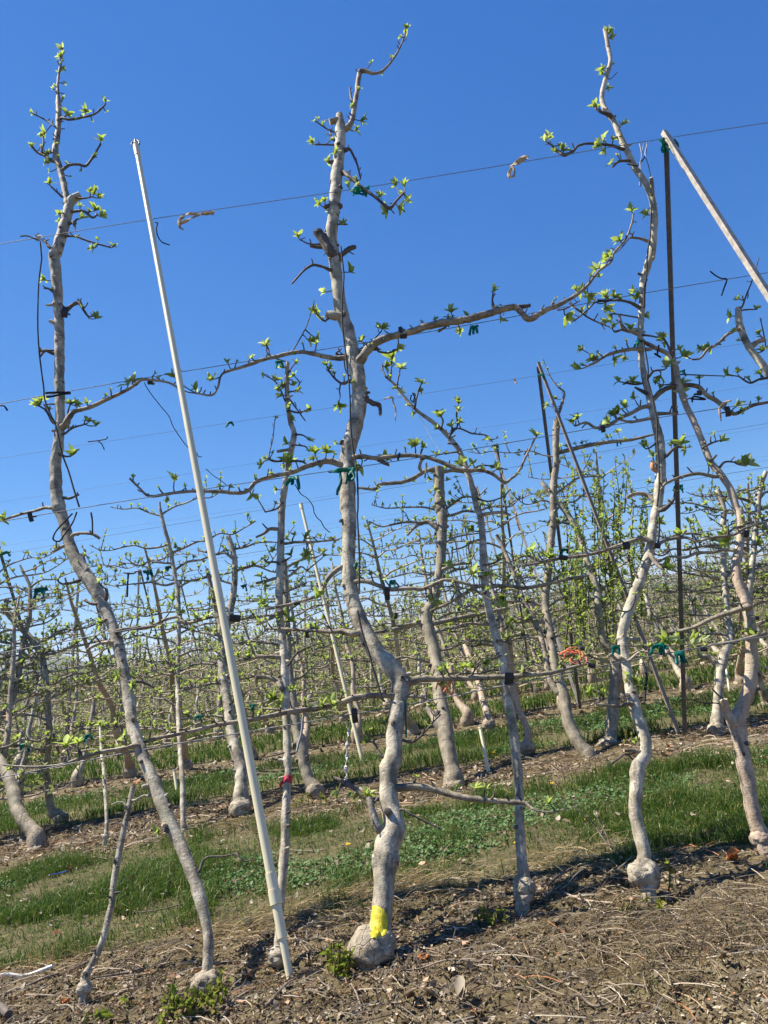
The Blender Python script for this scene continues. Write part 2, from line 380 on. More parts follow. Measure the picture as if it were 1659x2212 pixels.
# the air
hzm=bpy.data.meshes.new('haze'); x0,x1,y0,y1,z0,z1=-4200,4200,-210,4200,-3.2,185
hzm.from_pydata([(x,y,z) for x in(x0,x1) for y in(y0,y1) for z in(z0,z1)],[],[(0,1,3,2),(4,6,7,5),(0,4,5,1),(2,3,7,6),(0,2,6,4),(1,5,7,3)])
hm=bpy.data.materials.new('haze'); hm.use_nodes=True; hn=hm.node_tree; hn.nodes.remove(hn.nodes['Principled BSDF'])
hv=hn.nodes.new('ShaderNodeVolumePrincipled'); hv.inputs['Density'].default_value=HAZE; hv.inputs['Color'].default_value=(.80,.88,1,1); hv.inputs['Anisotropy'].default_value=.2
hn.links.new(hv.outputs[0],hn.nodes['Material Output'].inputs['Volume']); hzm.materials.append(hm)
ho=bpy.data.objects.new('haze',hzm); col.objects.link(ho); tag(ho,'thin blue spring air over the orchard and hills',None,None,'stuff')

# ------------------------------------------------------------------ loose ground cover
def scatter(n,x0,x1,y0,y1,dens=None,seed=0):
    g=np.random.default_rng(seed); y=g.uniform(y0,y1,n); xm=.62*y+.4
    x=g.uniform(-1,1,n)*xm; k=(x>x0)&(x<x1)
    if dens is not None: k&=g.uniform(0,1,n)<dens(x,y)
    return x[k],y[k],g
def blades(name,lab,x,y,g,h,wd,mat_,lean=.45,rlo=0,rhi=1,extra=0):
    n=len(x); z=hz(x,y)-.004; a=g.uniform(0,2*math.pi,n); s=np.c_[np.cos(a),np.sin(a),np.zeros(n)]
    l=g.normal(0,1,(n,2))*lean; hh=h*g.uniform(.45,1.15,n); ww=wd*g.uniform(.6,1.2,n)
    B=np.c_[x,y,z]; mid=B+np.c_[l*.35*hh[:,None],hh*.6]; tip=B+np.c_[l*1.0*hh[:,None],hh*np.clip(1.0-.35*np.hypot(l[:,0],l[:,1]),.15,1)]
    V=np.stack([B-s*ww[:,None]/2,B+s*ww[:,None]/2,mid-s*ww[:,None]*.4,mid+s*ww[:,None]*.4,tip],1).reshape(-1,3)
    o=np.arange(n)[:,None]*5; F3=np.concatenate([o+[0,1,3],o+[0,3,2],o+[2,3,4]],0)
    r=np.repeat(g.uniform(rlo,rhi,n)**1.1,5)
    ob=bulk(name,V,F3,mat_,r); tag(ob,lab,None,None,'stuff'); ob['category']='grass'; return ob
def clumpy(sc,seed,lo,hi,inv=True):
    def f(x,y):
        c=fbm(np.c_[x*sc,y*sc],3,seed)
        return np.clip((c-lo)/(hi-lo),0,1)*(1-soil_mask(x,y) if inv else 1)
    return f
def cloverp(x,y):                                    # where the clover mats are
    c=fbm(np.c_[x*.9,y*1.3],3,61)
    bias=np.where((y>4.4)&(y<5.5),.02,-.18)+.10*np.clip((x-.6)/1.2,0,1)
    return np.clip((c+bias)/.18,0,1)*(1-soil_mask(x,y))
def gdens(x,y): return (1-soil_mask(x,y)**.6)*np.clip(.22+fbm(np.c_[x*2.1,y*2.1],3,62)*2.3,0.02,1)*(1-.75*cloverp(x,y))
x,y,g=scatter(190000,-9,9,3.85,6.3,gdens,1)
hh=.10*(.55+np.clip(fbm(np.c_[x*1.6,y*1.6],3,63)+.35,0,1)*1.3)
blades('grass','short green spring grass in the nearest alley behind the front row',x,y,g,hh,.0045,GRASS)
x,y,g=scatter(70000,-14,14,6.6,10.2,lambda x,y:(1-soil_mask(x,y)**.6)*np.clip(.6+fbm(np.c_[x*1.6,y*1.6],3,64)*1.2,.05,1),2)
blades('grass','green grass in the second alley between the tree rows',x,y,g,.11*(.6+np.clip(fbm(np.c_[x*1.3,y*1.3],3,65)+.3,0,1)),.008,GRASS)
x,y,g=scatter(90000,-40,40,10.5,34,lambda x,y:(1-soil_mask(x,y)),3)
blades('grass','distant strips of grass between the far tree rows',x,y,g,.15*np.ones(len(x)),.02,GRASS)
x,y,g=scatter(110000,-9,9,3.85,6.4,lambda x,y:(1-soil_mask(x,y)**.5)*np.clip(.6+fbm(np.c_[x*3,y*3],3,67)*1.2,.08,1),31)
blades('grass','short low turf between the taller tufts of the nearest alley',x,y,g,.034*np.ones(len(x)),.0038,GRASS,.9)
# sparse weeds and grass on the soil strips
x,y,g=scatter(16000,-5,5,2.3,7.6,lambda x,y:soil_mask(x,y)*np.clip(fbm(np.c_[x*1.5,y*1.5],3,66)*2.2-.35,0,.5),4)
blades('grass','scattered thin grass blades growing out of the bare soil strips',x,y,g,.05*np.ones(len(x)),.004,GRASS)
# clover
def leaflets(name,lab,x,y,g,size,mat_,up=.03,tilt=.5,cat='ground cover'):
    n=len(x); z=hz(x,y)+up*g.uniform(.2,1.3,n); a=g.uniform(0,6.283,n)
    nrm=np.c_[g.normal(0,tilt,n),g.normal(0,tilt,n),np.ones(n)]; nrm/=np.linalg.norm(nrm,axis=1)[:,None]
    u=np.cross(nrm,np.c_[np.cos(a),np.sin(a),np.zeros(n)]); u/=np.linalg.norm(u,axis=1)[:,None]; v=np.cross(nrm,u)
    s=size*g.uniform(.6,1.25,n); C=np.c_[x,y,z]; q=[]
    for t in range(6):
        an=t*math.pi/3; rr=s*(.5 if t%2 else .42); q.append(C+u*(math.cos(an)*rr)[:,None]+v*(math.sin(an)*rr)[:,None]+nrm*(rr*.25)[:,None])
    q.append(C); V=np.stack(q,1).reshape(-1,3); o=np.arange(n)[:,None]*7
    F3=np.concatenate([o+[6,t,(t+1)%6] for t in range(6)],0)
    ob=bulk(name,V,F3,mat_,np.repeat(g.uniform(0,1,n),7)); tag(ob,lab,cat,None,'stuff'); return ob
x,y,g=scatter(60000,-6,6,3.95,7,cloverp,5)
leaflets('clover','grey green clover mats spreading through the nearest grass alley',x,y,g,.021,CLOV)
x,y,g=scatter(40000,-12,12,7.6,10.4,lambda x,y:cloverp(x,y)*.6,6)
leaflets('clover','clover patches in the second alley behind the second tree row',x,y,g,.034,CLOV)
# dead leaves
def dead(name,lab,x,y,g,size,up=.006,tilt=.45):
    n=len(x); z=hz(x,y)+up*g.uniform(.3,2.2,n); a=g.uniform(0,6.283,n)
    nrm=np.c_[g.normal(0,tilt,n),g.normal(0,tilt,n),np.ones(n)]; nrm/=np.linalg.norm(nrm,axis=1)[:,None]
    u=np.cross(nrm,np.c_[np.cos(a),np.sin(a),np.zeros(n)]); u/=np.linalg.norm(u,axis=1)[:,None]; v=np.cross(nrm,u)
    s=(size*g.lognormal(0,.38,n))[:,None]; asp=g.uniform(.3,.62,n)[:,None]; cu=g.uniform(-.1,.5,n)[:,None]; C=np.c_[x,y,z]; q=[]
    for t,wv in ((-.5,.12),(-.18,.95),(.18,.85),(.5,.05)):
        e=C+u*t*s+nrm*s*(cu*(t*t)*2.2)
        q+= [e-v*s*asp*wv*.5+nrm*s*g.uniform(-.02,.2,n)[:,None],e+v*s*asp*wv*.5+nrm*s*g.uniform(-.02,.2,n)[:,None]]
    V=np.stack(q,1).reshape(-1,3); o=np.arange(n)[:,None]*8
    F4=np.concatenate([o+[2*k,2*k+1,2*k+3,2*k+2] for k in range(3)],0)
    ob=bulk(name,V,F4,LITTER,np.repeat(g.uniform(0,1,n)**.9,8)); tag(ob,lab,'leaf litter',None,'stuff'); return ob
def litd(x,y):
    c=fbm(np.c_[x*1.3,y*1.3],3,71)+.25*fbm(np.c_[x*5,y*5],2,72)
    return soil_mask(x,y)*np.clip(.42+c*1.5,.05,1)
x,y,g=scatter(26000,-4,4.5,2.2,4.3,litd,7)
dead('leaf_litter','dry curled tan leaves strewn over the soil under the front row',x,y,g,.018)
x,y,g=scatter(26000,-9,9,5.6,7.9,lambda x,y:np.clip(litd(x,y)+.1,0,1)*soil_mask(x,y),8)
dead('leaf_litter','dry leaves strewn over the soil strip under the second row',x,y,g,.028)
x,y,g=scatter(9000,-14,14,9.2,18,lambda x,y:soil_mask(x,y),9)
dead('leaf_litter','dry leaves on the soil strips under the far rows',x,y,g,.06)
x,y,g=scatter(1000,-5,5,4.0,6,lambda x,y:1-soil_mask(x,y),10)
dead('leaf_litter','single dry leaves caught in the nearest grass alley',x,y,g,.028,.03)
# crumbs of soil and pebbles
x,y,g=scatter(42000,-3.4,3.4,2.3,4.3,lambda x,y:soil_mask(x,y)*np.clip(.5+fbm(np.c_[x*2,y*2],3,73)*1.5,.1,1),11)
n_=len(x); s=np.minimum(.0048*g.lognormal(0,.6,n_),.0125); oc=np.array([[1,0,0],[-1,0,0],[0,1,0],[0,-1,0],[0,0,1],[0,0,-1.]])@np.linalg.qr(np.array([[.5,.7,.4],[-.6,.5,.3],[.2,-.4,.9]]))[0]
V=(np.c_[x,y,hz(x,y)+s*.3][:,None]+oc[None]*s[:,None,None]*g.uniform(.6,1.25,(n_,6,1))*g.uniform(.6,1.2,(n_,1,3))).reshape(-1,3); o=np.arange(n_)[:,None]*6
F3=np.concatenate([o+list(t) for t in ((0,2,4),(2,1,4),(1,3,4),(3,0,4),(2,0,5),(1,2,5),(3,1,5),(0,3,5))],0)
tag(bulk('soil_crumbs',V,F3,STONE,np.repeat(g.uniform(0,1,n_),6),smooth=False),'olive brown soil crumbs and pebbles lying on the near soil','soil crumbs',None,'stuff')
# dry straw and hair-thin dead stems
def straws(name,lab,x,y,g,L,wd,flat=.25,cat='dry grass',mt=None):
    n=len(x); z=hz(x,y)+.003; a=g.uniform(0,6.283,n); e=g.uniform(0,1,n)**1.6*flat
    L=L*g.uniform(.4,1.3,n); d=np.c_[np.cos(a)*np.cos(e),np.sin(a)*np.cos(e),np.sin(e)]; bend=g.normal(0,.35,(n,1))
    sd=np.c_[-np.sin(a),np.cos(a),np.zeros(n)]; P0=np.c_[x,y,z]; q=[]
    for t in (0,.33,.66,1):
        c=P0+d*(L*t)[:,None]+sd*(L[:,None]*bend*t*t)+np.array([0,0,1.])*(L*np.sin(t*math.pi)*.06)[:,None]
        if t>0: c[:,2]-= (L*e*t*t*.35)
        nn=np.c_[np.zeros(n),np.zeros(n),np.ones(n)]*.7+sd*.7
        q+=[c-nn*wd*.5,c+nn*wd*.5]
    V=np.stack(q,1).reshape(-1,3); o=np.arange(n)[:,None]*8
    F4=np.concatenate([o+[2*k,2*k+1,2*k+3,2*k+2] for k in range(3)],0)
    ob=bulk(name,V,F4,mt or STRAW,np.repeat(g.uniform(0,1,n),8)); tag(ob,lab,cat,None,'stuff'); return ob
def at_spots(spots,n,sig,seed):
    g=np.random.default_rng(seed); X=[];Y=[]
    for (i,j,px,py,sx) in spots:
        c=ground(553*i+px/3,553*j+py/3); k=int(n*sx)
        X.append(c[0]+g.normal(0,sig*1.7*sx,k)); Y.append(c[1]+g.normal(0,sig,k))
    return np.concatenate(X),np.concatenate(Y),g
x,y,g=at_spots([(0,3,480,1180,1.0),(0,3,330,1230,.7),(1,3,300,920,.8),(1,3,250,980,.7),(1,3,640,830,1.0),(1,3,800,810,.9),(1,3,1000,800,.8),(1,3,1180,740,.9),(2,3,300,600,.9),(2,3,400,600,.8),(0,3,1600,1000,.9),(0,3,1500,1040,.6)],150,.10,21)
straws('dry_grass','bleached straw tufts along the edge where soil meets the grass',x,y,g,.15,.0022,.75)
x,y,g=at_spots([(2,3,520,1020,1.3),(2,3,820,1040,1.6),(2,3,1100,1060,1.6),(2,3,1400,1100,1.3),(2,3,1560,1080,1.0)],170,.13,22)
straws('dry_grass','tangle of pale dead weed stems on the soil at the lower right',x,y,g,.17,.0022,.5,mt=DEADW)
x,y,g=scatter(9000,-4,4.5,2.3,4.3,lambda x,y:soil_mask(x,y),23)
straws('twig_litter','thin brown twig bits scattered over the near soil strip',x,y,g,.14,.0032,.14,'twig litter',LITTER)
x,y,g=scatter(3000,-9,9,5.7,7.8,lambda x,y:soil_mask(x,y),24)
straws('twig_litter','thin brown twig bits scattered under the second row',x,y,g,.24,.006,.16,'twig litter',LITTER)
# ------------------------------------------------------------------ trees
def leaf_local(fold,curl):
    st=((0,.05),(.22,.36),(.5,.47),(.78,.31)); V=[]
    for t,hw in st:
        z=-curl*t*t
        V+=[(t,-hw*.62,z+fold*hw),(t,0,z),(t,hw*.62,z+fold*hw)]
    V.append((1,0,-curl)); return np.array(V)
LF=[(0,1,4,3),(1,2,5,4),(3,4,7,6),(4,5,8,7),(6,7,10,9),(7,8,11,10),(9,10,12),(10,11,12)]
def basis(d):
    d=np.asarray(d,float); d=d/(np.linalg.norm(d)+1e-9); a=np.array([0,0,1.]) if abs(d[2])<.9 else np.array([1.,0,0])
    u=np.cross(a,d); u/=np.linalg.norm(u); return d,u,np.cross(d,u)
def cluster(mb,c,d,s,n=None,mi=0,far=False,lo=0.0,hi=1.0):
    d,u,v=basis(d); n=n or rnd.randint(7,11); b=np.asarray(c)-d*s*.22; a0=rnd.random()*6.28
    for k in range(n):
        a=a0+k*2.4+rnd.uniform(-.4,.4); el=rnd.uniform(.2,1.15) if k>1 else rnd.uniform(.1,.4)
        ax=d*math.cos(el)+(u*math.cos(a)+v*math.sin(a))*math.sin(el); ax/=np.linalg.norm(ax)
        L=min(s,.095)*rnd.uniform(.46,.9)*(1 if k>1 else .75); nrm=d-ax*np.dot(d,ax); nrm/=np.linalg.norm(nrm)+1e-9
        tw=rnd.uniform(-.5,.5); sd=np.cross(nrm,ax); nrm,sd=nrm*math.cos(tw)+sd*math.sin(tw),sd*math.cos(tw)-nrm*math.sin(tw)
        r=lo+(hi-lo)*rnd.random()**.85 if k>1 else rnd.uniform(.7,1)*hi
        if far:
            W=L*.55; V=[b,b+ax*L*.5-sd*W*.5+nrm*L*.08,b+ax*L,b+ax*L*.5+sd*W*.5+nrm*L*.08]; mb.add(V,[(0,1,2,3)],mi,None,r)
        else:
            Q=leaf_local(rnd.uniform(.1,.55),rnd.uniform(-.15,.5))*np.array([L,L*(rnd.uniform(.6,.85) if k>1 else .42),L])
            mb.add(b+Q[:,:1]*ax+Q[:,1:2]*sd+Q[:,2:]*nrm,LF,mi,None,r)
def nearest(paths,c):
    best=None
    for i,P in enumerate(paths):
        dd=np.linalg.norm(P-c,axis=1); k=int(dd.argmin())
        if best is None or dd[k]<best[0]: best=(dd[k],i,k)
    return best
def make_burl(mb,c,rx,rz,seed,lump=.08):
    """swollen, folded graft union round a stem"""
    nu,nv=34,22; u=np.linspace(0,2*math.pi,nu+1); v=np.linspace(.02,math.pi-.02,nv); U,W=np.meshgrid(u,v); 
    D=np.stack([np.cos(U)*np.sin(W),np.sin(U)*np.sin(W),np.cos(W)],-1).reshape(-1,3)
    n1=fbm(D*1.6+seed,3,seed); n2=fbm(D*4.5+seed,3,seed+3); fold=np.abs(vnoise(np.c_[D[:,0]*1.1+seed,D[:,1]*1.1,D[:,2]*3.4],seed+9))
    r=1+lump*n1*1.5+.10*n2-.16*np.clip(.22-fold,0,.22)/.22
    V=np.asarray(c)+D*np.array([rx,rx*.92,rz])*r[:,None]; V=V.reshape(nv,nu+1,3); V[:,-1]=V[:,0]
    ii=np.arange(nv-1)[:,None]*(nu+1)+np.arange(nu)[None,:]
    uv=np.stack([U*rx,W*rz],-1).reshape(-1,2)
    mb.add(V.reshape(-1,3),np.stack([ii,ii+nu+1,ii+nu+2,ii+1],-1).reshape(-1,4),0,uv,1.0)
def twist(n,amp,seed): return np.cumsum(np.random.default_rng(seed).normal(0,amp,n))
def spurs(mb,lmb,P,Rr,dens,pleaf,s,up=.75,far=False,start=.06,mi=1,seg=5,lo=0,hi=1):
    """short fruiting spurs along a limb, some with a leaf cluster"""
    L=np.r_[0,np.cumsum(np.linalg.norm(np.diff(P,axis=0),axis=1))]; t=start+rnd.uniform(0,dens)
    while t<L[-1]:
        k=int(np.searchsorted(L,t)); k=min(k,len(P)-1); p=P[k]
        d=np.array([rnd.uniform(-.7,.7),rnd.uniform(-.6,.6),rnd.uniform(-.35,1.0) if rnd.random()>up*.5 else rnd.uniform(.5,1)]); d/=np.linalg.norm(d)
        ln=rnd.uniform(.012,.05)*(1.3 if far else 1)
        q=p+d*(Rr[k]+ln); r0=min(.0045,Rr[k]*.7)
        if not far:
            mid=(p+q)/2+np.array([rnd.uniform(-1,1),rnd.uniform(-1,1),rnd.uniform(-1,1)])*ln*.15
            tube(mb,[p,mid,q],[r0*1.25,r0,r0*.95],seg,resample=False,rough=.2,mi=mi)
        else: tube(mb,[p,q],[r0*1.2,r0],4,resample=False,rough=0,mi=mi,cap=False)
        if rnd.random()<pleaf:
            sz=s*rnd.uniform(.65,1.3); dd=d*.6+np.array([0,0,.6]); cluster(lmb,q+dd/np.linalg.norm(dd)*sz*.2,dd,sz,None if not far else rnd.randint(4,6),0,far,lo,hi)
        t+=dens*rnd.uniform(.5,1.6)
BRMATS=None
def traced_tree(name,label,row,trunk,branches=(),clusters='',leaders=(),base=None,burl=0,old=.25,bk=None,group='trained apple trees of the front row',auto=(.062,.36,.042),stubs=6,ground_z=-.03,tseg=16,goff=0,trough=.10,far=False,yoff=0.0,autolat=None,burls=''):
    """trunk, leaders, branches, clusters: strings of enlarged-tile pixels; placed on the row's leaning plane"""
    T=parse(trunk); bx,by=T[0][:2]; gb=ground(bx,by) if base is None else np.asarray(base)
    Y0=Y1+(row-1)*SP; ob=gb[1]-Y0
    def W(x,y,off=0.0):
        p=onp(x,y,row,yoff); f=min(1,max(0,1-p[2]/1.3)); f=f*f*(3-2*f)
        return onp(x,y,row,yoff+off+(ob-yoff)*f)
    P=np.array([W(x,y) for x,y,_ in T]); Rr=np.array([w_/FX*depth(p)/2 for (x,y,w_),p in zip(T,P)])
    P[0]=gb+np.array([0,0,ground_z])
    o=gb.copy(); o[2]=float(hz(gb[0],gb[1])[0]) if base is None else gb[2]
    root=empty(name,o,label,'apple tree',group); bk=bk or BARK
    bl=[(x,y,w_/2,w_/2*.85) for x,y,w_ in parse(burls)] if burls else []
    if not burls:
        ref=np.median([t[2] for t in T[4:8]])
        wide=[t for t in T[:5] if t[2]>1.35*ref]
        if wide:
            mx=max(wide,key=lambda t:t[2]); bl=[(mx[0],mx[1]+mx[2]*.1,mx[2]/2,mx[2]*.46)]
            Rr[:5]=np.minimum(Rr[:5],np.median(Rr[4:8])*1.25)
    tm=MB()
    for (x,y,rx,rz) in bl:
        c=W(x,y); q=depth(c)/FX; make_burl(tm,c,rx*q,rz*q,rnd.randint(0,99))
    TP,TR=tube(tm,P,Rr,tseg,step=.02 if not far else .05,rough=trough,seed=rnd.randint(0,999),capmi=2)
    paths=[TP]; rad=[TR]
    def fol(i):
        if i not in fmb: fmb[i]=MB()
        return fmb[i]
    fmb={}
    for ls in leaders:
        Q=parse(ls); Pq=[W(x,y,-.01) for x,y,_ in Q]; Rq=[w_/FX*depth(p)/2 for (x,y,w_),p in zip(Q,Pq)]
        d_,_,k=nearest([TP],Pq[0])
        if d_<.25: Pq=[TP[k]]+Pq; Rq=[Rq[0]]+Rq
        a,b=tube(tm,Pq,Rq,10,step=.015,rough=.14,seed=rnd.randint(0,999),mi=3,capmi=2); paths[0]=np.vstack([paths[0],a]); rad[0]=np.r_[rad[0],b]
        if not far: spurs(tm,fol(0),a,b,auto[0],auto[1],auto[2])
    # little knots and cut stubs on the trunk
    for k in range(stubs):
        i=rnd.randint(int(len(TP)*.12),len(TP)-2); a=rnd.uniform(0,6.28); d=np.array([math.cos(a),-abs(math.sin(a))*.9,rnd.uniform(-.1,.6)]); d/=np.linalg.norm(d)
        r=TR[i]*rnd.uniform(.15,.36); l=TR[i]+rnd.uniform(.004,.03)
        tube(tm,[TP[i],TP[i]+d*l*.8,TP[i]+d*l],[r*1.5,r*1.2,r*.9],8,resample=False,rough=.3,mi=1 if rnd.random()<.55 else 0,capmi=2 if rnd.random()<.45 else 1)
    bms=[]
    for bi,bs in enumerate(branches):
        bmat=LIMB; off=-.02; lf=True; cut=2
        if isinstance(bs,tuple): bs,opt=bs; bmat=opt.get('m',LIMB); off=opt.get('off',off); lf=opt.get('lf',True)
        Q=parse(bs); n=len(Q); dz=twist(n,.012,bi+int(bx)) if n>2 else np.zeros(n)
        Pq=[W(x,y,off+dz[q]) for q,(x,y,_) in enumerate(Q)]; Rq=[w_/FX*depth(p)/2 for (x,y,w_),p in zip(Q,Pq)]
        d_,_,k=nearest(paths[:1],Pq[0])
        if d_<.16: Pq=[paths[0][k]]+Pq; Rq=[Rq[0]]+Rq
        mb=MB(); a,b=tube(mb,Pq,Rq,9,step=.012,rough=.13,seed=rnd.randint(0,999),capmi=2)
        bms.append((mb,bmat)); paths.append(a); rad.append(b)
        if lf: spurs(mb,fol(bi+1),a,b,auto[0],auto[1],auto[2])
        else: spurs(mb,MB(),a,b,auto[0]*1.6,0,.03)
    if autolat: autolat(W,TP,TR,paths,rad,bms,fol)
    if clusters:
        for (x,y,w_) in parse(clusters):
            c=W(x,y,rnd.uniform(-.05,.02)); s=(w_ or 27)/FX*depth(c); d_,i,k=nearest(paths,c); q=paths[i][k]
            d=c-q; ln=np.linalg.norm(d)+1e-6; dd=d/ln*.75+np.array([0,0,.5])+np.array([rnd.uniform(-.2,.2),rnd.uniform(-.4,.2),0])
            dd/=np.linalg.norm(dd); mb=tm if i==0 else bms[i-1][0]; e=c-dd*s*.22
            if np.linalg.norm(e-q)>rad[i][k]*1.1:
                mid=(q+e)/2+np.array([rnd.uniform(-1,1),0,rnd.uniform(-1,.3)])*ln*.12
                tube(mb,[q,mid,e],[.005,.004,.0033],6,step=.008,rough=.18,mi=1)
            cluster(fol(i),c,dd,s)
    # bark age by height
    zo=old
    tm.r=[np.clip(.95-(v[:,2]-o[2]-zo)*2.6,.3,1.0) for v in tm.v]
    tr=tm.build('trunk',[bk,TWIG,CUT,LIMB],root,origin=None)
    def shift(ob): ob.data.transform(Matrix.Translation(-Vector([float(q) for q in o])))
    shift(tr)
    tobs={0:tr}
    for i,(mb,bm_) in enumerate(bms):
        q=mb.build('branch',[bm_,TWIG,CUT],root); shift(q); tobs[i+1]=q
    for i,mb in fmb.items():
        if mb.n:
            q=mb.build('foliage',LEAF if not far else FARL,root if i==0 else tobs[i]); shift(q)
    return root,TP,TR

C_TRUNK='''13: 735,1290,180 745,1240,180 760,1180,170 770,1130,250 786,1090,205 800,1045,160 808,1000,138 815,900,128 825,760,130 832,680,142 836,630,178 840,585,182 846,545,160 862,480,168 890,420,150 892,360,138 872,290,126 858,200,118 858,100,116 860,0,118
| 12: 888,1600,118 895,1450,104 912,1300,108 932,1190,112 938,1110,116 915,1050,118 868,1000,116 790,915,112 720,805,106 668,690,102 625,570,98 606,440,94 600,300,92 602,150,92 600,0,96
| 11: 596,1640,104 592,1500,102 590,1350,98 600,1240,98 636,1125,98 664,1010,96 670,900,92 660,780,94 640,690,96 618,570,78 585,450,84 550,340,84 535,230,80 520,120,78 505,0,80
| 10: 500,1620,76 488,1530,78 500,1400,76 515,1260,74 525,1130,74 538,1000,74 545,900,72 546,810,64 541,745,46'''
C_BR=[('13: 912,130,52 1000,122,50 1100,130,46 1200,152,42 1330,187,40 1450,205,38 1560,214,34 1655,222,32 | 23: 40,224,30 90,230,28 150,272,16 250,285,10 380,258,7 430,240,5',{'off':-.02}),
('13: 800,395,62 772,340,56 748,255,50 732,192,46',{'m':BARK}),
('13: 722,200,26 650,142,28 570,90,26 505,62,18',{'m':TWIG,'lf':False}),
('13: 940,268,16 1000,297,14 1100,350,12 1200,392,9',{'m':TWIG,'lf':False}),
('11: 680,672,64 722,610,60 780,560,54 860,526,50 950,506,48 1030,482,46 1110,456,48 1230,430,50 1350,414,50 1450,390,48 1560,356,46 1655,332,44 | 21: 30,338,40 70,378,36 100,406,40 135,404,38 180,374,36 230,345,34 300,318,30 370,280,26 440,236,22 500,180,19 560,100,16 640,40,14 | 20: 660,1640,14 735,1552,13 775,1450,12 785,1390,10',{'off':-.03}),
('21: 40,332,34 120,320,22',{'m':TWIG,'lf':False}),
('21: 372,305,12 430,352,12 500,402,11 580,440,10 640,462,8',{'m':TWIG}),
('21: 290,352,9 350,340,9 440,290,7',{'m':TWIG}),
('11: 590,660,40 530,662,34 460,655,30 380,636,28 300,622,28 220,630,28 140,650,26 60,668,24 0,688,24 | 01: 1600,710,22 1500,740,18 1435,770,15 1412,850,14 1372,902,13 1272,890,12',{'off':-.03}),
('11: 240,612,9 300,510,8 340,420,7 378,285,6',{'m':TWIG,'lf':False}),
('11: 612,808,20 560,828,16 500,782,14 462,722,10',{'m':TWIG}),
('11: 560,822,12 540,872,9',{'m':TWIG,'lf':False}),
('11: 716,935,38 760,955,34 800,965,26 806,1030,22',{'m':TWIG,'lf':False}),
('11: 640,1302,36 700,1300,32 780,1310,30 860,1302,28 1000,1292,26 1110,1305,26 1200,1335,28 1270,1366,30 1350,1388,26 1460,1390,24 1530,1410,24 1610,1466,22 1655,1440,18 | 21: 40,1400,16 110,1260,14 150,1180,12',{'off':-.03}),
('11: 790,1318,26 830,1338,28 862,1358,16',{'m':TWIG,'lf':False}),
('11: 545,1350,46 470,1330,40 400,1342,34 320,1366,32 240,1400,30 100,1430,28 0,1465,26 | 01: 1610,1520,26 1550,1536,26 1450,1530,24 1380,1525,22 1240,1525,22 1100,1540,20 970,1556,18 900,1500,13 842,1442,16',{'off':-.03}),
('12: 650,452,34 720,450,30 800,480,28 880,502,27 1000,495,26 1080,500,26 1180,456,24 1240,440,24 1380,470,22 1440,520,16 1520,570,10',{'off':-.03}),
('12: 556,356,34 500,395,34 460,440,30 432,500,24 390,545,20 250,590,20 60,632,18',{'off':-.02}),
('12: 632,790,42 560,772,34 480,776,28 390,770,24 200,760,20 60,755,14',{'off':-.03}),
('12: 992,1106,52 1050,1085,46 1200,1080,40 1400,1076,36 1560,1070,34 1650,1066,32 | 22: 100,1056,30 240,1045,28 330,1022,24 460,990,20',{'off':-.03}),
('12: 880,1190,42 760,1190,38 640,1206,42 540,1240,38 400,1270,36 230,1292,34 100,1320,32 0,1342,30 | 02: 1520,1362,28 1400,1382,28 1250,1420,26 1100,1450,24 980,1472,22 930,1500,18',{'off':-.04}),
('12: 985,1195,20 1060,1200,18 1130,1220,14',{}),
('12: 880,1300,12 832,1372,9',{'m':TWIG}),
('12: 810,1580,18 770,1500,14 720,1488,12',{'m':TWIG}),
('12: 950,1480,16 1010,1490,22 1070,1450,14 1150,1360,10 1200,1310,7',{'m':TWIG}),
('10: 505,855,12 460,835,11 385,785,9',{'m':TWIG}),('10: 500,940,12 380,936,10',{'m':TWIG}),('10: 498,905,12 478,850,10',{'m':TWIG,'lf':False}),
('10: 580,972,30 610,970,18 640,1030,14 660,1080,13 676,1150,11',{'m':TWIG,'lf':False}),
('10: 572,1122,34 620,1160,24 700,1225,20 770,1276,20 830,1326,22 870,1348,24 910,1300,16 960,1250,13',{'m':TWIG}),
('10: 500,1050,28 470,1050,24',{'m':TWIG}),('10: 475,1335,32 440,1345,24',{'m':TWIG}),('10: 525,1455,12 592,1455,9',{'m':TWIG}),
('10: 492,1645,64 445,1572,66 396,1502,58',{'m':TWIG,'lf':False}),('10: 410,1602,24 352,1592,22',{'m':TWIG,'lf':False}),('10: 355,1582,11 290,1555,9',{'m':TWIG}),
('10: 560,1648,34 600,1615,34 642,1600,30',{'m':TWIG,'lf':False}),
('11: 470,86,24 420,66,18 365,60,18 310,95,14 232,180,12',{'m':TWIG,'lf':False}),
('11: 515,392,56 460,376,50',{'m':BARK,'lf':False}),('11: 475,402,16 440,420,14 390,372,10',{'m':TWIG}),
('10: 640,660,14 618,640,16 606,568,8',{'m':TWIG,'lf':False}),('10: 520,780,40 478,790,40',{'m':BARK,'lf':False}),
('11: 545,640,14 520,630,14 555,600,9',{'m':TWIG,'lf':False}),('11: 690,594,9 760,545,9 812,488,8',{'m':TWIG}),
('11: 770,600,28 800,620,14 860,628,12 918,605,10',{'m':TWIG}),('11: 1180,488,20 1225,462,14 1258,420,12 1275,388,9',{'m':TWIG}),('11: 1540,330,26 1532,290,12 1536,235,9',{'m':TWIG})]
